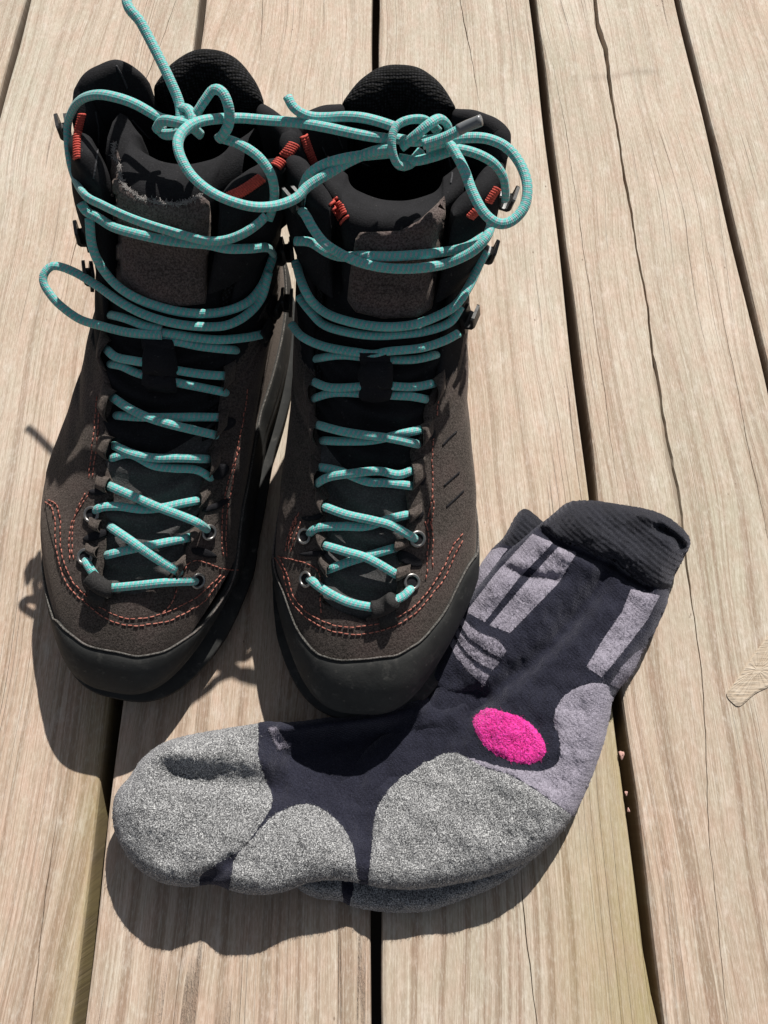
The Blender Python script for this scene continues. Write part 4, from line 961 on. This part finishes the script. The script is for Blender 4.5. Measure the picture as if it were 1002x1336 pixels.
    for k in range(-1, len(Zp)):
        idx = [i for i in range(len(F)) if zi[i] == k and okf[i]]
        if not idx: continue
        used = sorted({v for i in idx for v in F[i]}); mp = {v: i for i, v in enumerate(used)}; FF = []
        for i in idx:
            f = F[i] if nzs[i] > 0 else F[i][::-1]; FF.append([mp[v] for v in f])
        VV = top[used]
        if k == -1:            # the underside belongs to the body of the sock
            nb = len(VV); on = [i for i in range(len(P)) if d[i] < .5 and i < len(P)]
            ring = O; rows = []
            zo = idw(O, zc_c); zlow = zo*0+(.0008 if floor is None else floor)
            inw = O.mean(0)
            tang = np.roll(O, -1, axis=0)-np.roll(O, 1, axis=0); nin = np.stack([-tang[:, 1], tang[:, 0]], -1); nin /= np.linalg.norm(nin, axis=1)[:, None]
            if not inside_mask(O+nin*3, O).mean() > .5: nin = -nin
            for s_ in (0, .2, .45, .7, .9, 1.0):
                a = s_*math.pi/2; off = nin*(edge_px*.75)*(1-math.cos(a)); zz = zo-(zo-zlow)*math.sin(a)
                base = np.array([at(O[i, 0], O[i, 1], zo[i]) for i in range(n)]); inn2 = np.array([at(O[i, 0]+nin[i, 0]*10, O[i, 1]+nin[i, 1]*10, zo[i]) for i in range(n)])-base
                q = base+inn2*(edge_px*.075)*(1-math.cos(a)); q[:, 2] = zz; rows.append(q)
            nv = len(VV); VV = np.vstack([VV]+rows); F2 = [tuple(nv+i for i in f) for f in grid_faces(6, n, True)]
            FF = FF+F2+[tuple(nv+5*n+i for i in range(n))]
            nm, mat = 'sock_body', base_mat
        else: nm, mat = zones[k][0], zones[k][2]
        mesh_obj(nm, VV, FF, mat, root)
        cnt = {'pink': 700, 'mel': 2600, 'purple': 500, 'navy': 1800, 'cuffk': 700}.get(next(q for q in M if M[q] is mat), 0)
        if seed == 11 and cnt:                                   # loose fibres standing off the knit
            S_ = []; r_ = np.random.default_rng(seed+k+40); pick = r_.integers(0, len(used), cnt)
            for i_ in pick:
                a_ = top[used[i_]]; l_ = r_.uniform(.0005, .0012)*(1.2 if nm in ('ankle_patch', 'toe_patch', 'sole_patch') else 1); d_ = r_.normal(0, 1, 3); d_[2] = abs(d_[2])+.3; d_ /= np.linalg.norm(d_)
                S_.append([a_-d_*.0002, a_+d_*l_*.6, a_+d_*l_+r_.normal(0, .35*l_, 3)])
            Vh, Fh, _ = tube_mesh(S_, .000055, 3, cap=False); fz_ = mesh_obj('fuzz', Vh, Fh, mat, root); fz_['kind'] = 'stuff'
    return root
TOP = [(147,1053),(152,1034),(170,1012),(185,990),(211,970),(241,960),(278,953),(307,948),(329,945),(348,941),(380,942),(440,934),(488,927),(520,915),(545,890),(562,868),(578,840),(590,815),(602,795),(625,763),(650,730),(671,710),(694,692),(704,684),(721,671),(742,655),(771,653),(797,656),(822,660),(848,665),(872,675),(893,692),(901,708),(893,727),(880,752),(874,768),(870,789),(855,823),(838,852),(826,877),(809,898),(799,917),(796,934),(788,969),(775,1007),(759,1045),(742,1074),(718,1102),(688,1125),(640,1143),(598,1153),(542,1161),(500,1159),(462,1151),(425,1149),(399,1153),(370,1164),(337,1168),(307,1164),(289,1157),(272,1154),(248,1158),(218,1154),(196,1145),(174,1128),(158,1104),(148,1079)]
zonesT = [
 ('toe_patch', [(329,930),(337,986),(344,1012),(355,1038),(352,1057),(340,1075),(322,1101),(304,1115),(278,1130),(261,1145),(256,1175),(200,1175),(130,1110),(130,1030),(180,960),(250,935)], M['mel'], .0009),
 ('ball_patch', [(303,1135),(308,1118),(326,1097),(352,1068),(374,1055),(400,1049),(425,1058),(447,1079),(460,1104),(464,1130),(463,1170),(400,1190),(330,1190),(300,1180)], M['mel'], .0009),
 ('sole_patch', [(486,1180),(486,1098),(491,1057),(514,1023),(548,996),(588,982),(608,988),(634,1002),(664,1011),(690,1025),(716,1043),(750,1068),(770,1100),(700,1180),(560,1200)], M['mel'], .0009),
 ('heel_patch', [(609,988),(646,998),(672,1004),(705,1006),(723,999),(731,986),(730,965),(723,945),(725,926),(736,908),(757,895),(780,891),(793,895),(800,912),(830,960),(810,1040),(765,1090),(749,1067),(716,1042),(690,1024),(664,1010),(634,1001)], M['purple'], .0006),
 ('ankle_patch', [(617,942),(625,929),(640,924),(659,929),(682,937),(700,952),(710,968),(712,981),(703,993),(684,997),(664,992),(640,980),(625,963)], M['pink'], .0011),
 ('stripe_panel', [(696,694),(724,706),(677,756),(631,814),(606,800),(646,747)], M['purple'], .0003),
 ('stripe_panel', [(730,711),(755,719),(730,760),(664,828),(636,818),(684,760)], M['purple'], .0003),
 ('stripe_panel', [(600,802),(612,815),(625,825),(646,832),(655,840),(662,850),(655,860),(645,855),(633,848),(622,840),(610,831),(599,813)], M['purple'], .0003),
 ('stripe_panel', [(596,819),(603,829),(610,838),(630,853),(653,865),(645,875),(632,869),(620,862),(608,851),(600,840),(593,827)], M['purple'], .0003),
 ('stripe_panel', [(591,831),(597,843),(604,853),(622,872),(640,883),(632,896),(622,886),(612,877),(603,867),(595,858),(586,840)], M['purple'], .0003),
 ('stripe_panel', [(824,766),(863,775),(846,808),(809,856),(784,886),(763,872),(788,831),(812,797)], M['purple'], .0003),
 ('stripe_panel', [(838,846),(845,842),(826,878),(808,900),(795,894),(809,872),(830,850)], M['purple'], .0003),
 ('stripe_panel', [(349,949),(360,947),(377,975),(364,979)], M['purple'], .0003),
 ('cuff', [(690,680),(706,687),(732,707),(757,715),(793,732),(815,748),(838,763),(874,769),(900,775),(930,720),(920,660),(800,630),(730,640)], M['cuffk'], .0022),
]
zcT = [(160,1060,.021),(210,980,.019),(270,1150,.0215),(340,1160,.020),(300,950,.018),(420,1148,.019),(480,1152,.018),(540,1158,.017),(640,1140,.017),(730,1085,.016),(790,960,.016),(820,880,.015),(870,780,.014),(890,710,.017),(780,655,.018),(720,672,.016),(640,740,.013),(590,815,.012),(550,890,.010),(490,928,.012),(400,940,.015),(455,985,.005),(440,1010,.008),(400,978,.009),(500,975,.004),(535,940,.004),(480,1000,.006),(520,990,.007),(430,965,.007)]
TT_ = [(200,1060,.014),(280,1080,.013),(250,980,.012),(330,1130,.012),(400,1100,.012),(440,965,.001),(470,990,.000),(400,975,.002),(500,970,.000),(530,940,.001),(515,995,.004),(480,1040,.006),(560,1060,.013),(640,1080,.014),(700,1040,.014),(680,960,.013),(760,940,.013),(720,860,.012),(640,850,.010),(680,760,.011),(800,820,.010),(780,700,.014),(850,710,.014),(590,840,.005),(540,900,.003)]
creasesT = [([(200,978),(250,982),(300,988),(345,994)], .0042, 17, 0), ([(222,1010),(262,1016),(310,1022),(360,1032)], -.0046, 16, 0),
 ([(800,735),(770,780),(720,840),(660,890),(610,930)], -.0050, 13, 0), ([(735,735),(700,800),(660,850)], .0030, 22, 0), ([(840,790),(800,850),(770,890)], .0025, 24, 0),
 ([(663,742),(690,752),(725,756)], -.0035, 7, 0), ([(675,770),(700,776)], .0016, 9, 0),
 ([(560,900),(585,915),(620,905)], -.0045, 10, 0), ([(520,955),(560,940),(600,932)], .0030, 14, 0),
 ([(370,946),(430,941),(500,934),(545,924)], .0070, 13, 0), ([(385,985),(440,975),(500,965)], -.0035, 14, 0),
 ([(255,1150),(285,1140),(300,1125)], -.0035, 10, 0), ([(470,1150),(476,1100),(470,1050)], -.0022, 16, 0),
 ([(700,690),(735,712),(795,738),(815,752),(845,768)], -.0040, 6, 0), ([(760,690),(800,715),(850,745)], .0035, 18, 0),
 ([(860,690),(880,700),(890,712)], -.0060, 7, 0), ([(835,672),(868,684),(893,704)], .0030, 6, 0),
 ([(660,1020),(700,1060),(720,1085)], .0015, 20, 0), ([(750,1000),(725,1030)], -.0012, 8, 0)]
LOW = [(384,1150),(410,1171),(444,1176),(462,1184),(500,1190),(531,1191),(563,1188),(605,1174),(640,1160),(675,1139),(712,1104),(742,1060),(766,1000),(780,930),(800,880),(836,820),(850,770),(830,725),(780,700),(730,690),(711,682),(694,668),(682,664),(671,676),(657,701),(640,718),(624,742),(613,765),(603,790),(585,840),(565,890),(530,935),(480,975),(430,1030),(395,1090)]
zonesB = [('cuff', [(640,706),(655,709),(672,712),(700,700),(740,690),(700,650),(670,650),(640,690)], M['cuffk'], .0006),
 ('stripe_panel', [(652,713),(664,714),(625,766),(612,775),(600,770),(632,720)], M['purple'], .0003),
 ('sole_patch', [(462,1200),(461,1160),(470,1120),(560,1080),(680,1090),(740,1100),(700,1160),(620,1200),(540,1210)], M['mel'], .0006),
 ('ball_patch', [(370,1150),(400,1120),(438,1130),(446,1160),(446,1195),(400,1190)], M['mel'], .0006)]
zcB = [(400,1160,.006),(500,1190,.005),(600,1175,.005),(700,1100,.006),(790,900,.006),(682,664,.009),(640,718,.009),(600,800,.007),(500,950,.005)]
TB = [(500,1100,.006),(600,1000,.006),(700,850,.006),(700,700,.007)]
make_sock('hiking sock mostly hidden, only cuff tip and sole edge peeking out beneath the other sock', LOW, zonesB, M['navy'], zcB, TB, 18, [], None, 21, 3.2)
make_sock('upper navy and grey hiking sock with a magenta ankle oval and purple grey stripes', TOP, zonesT, M['navy'], zcT, TT_, 30, creasesT, None, 11, 2.4)

for ob_ in list(bpy.data.objects):
    if '_org' in ob_: del ob_['_org']
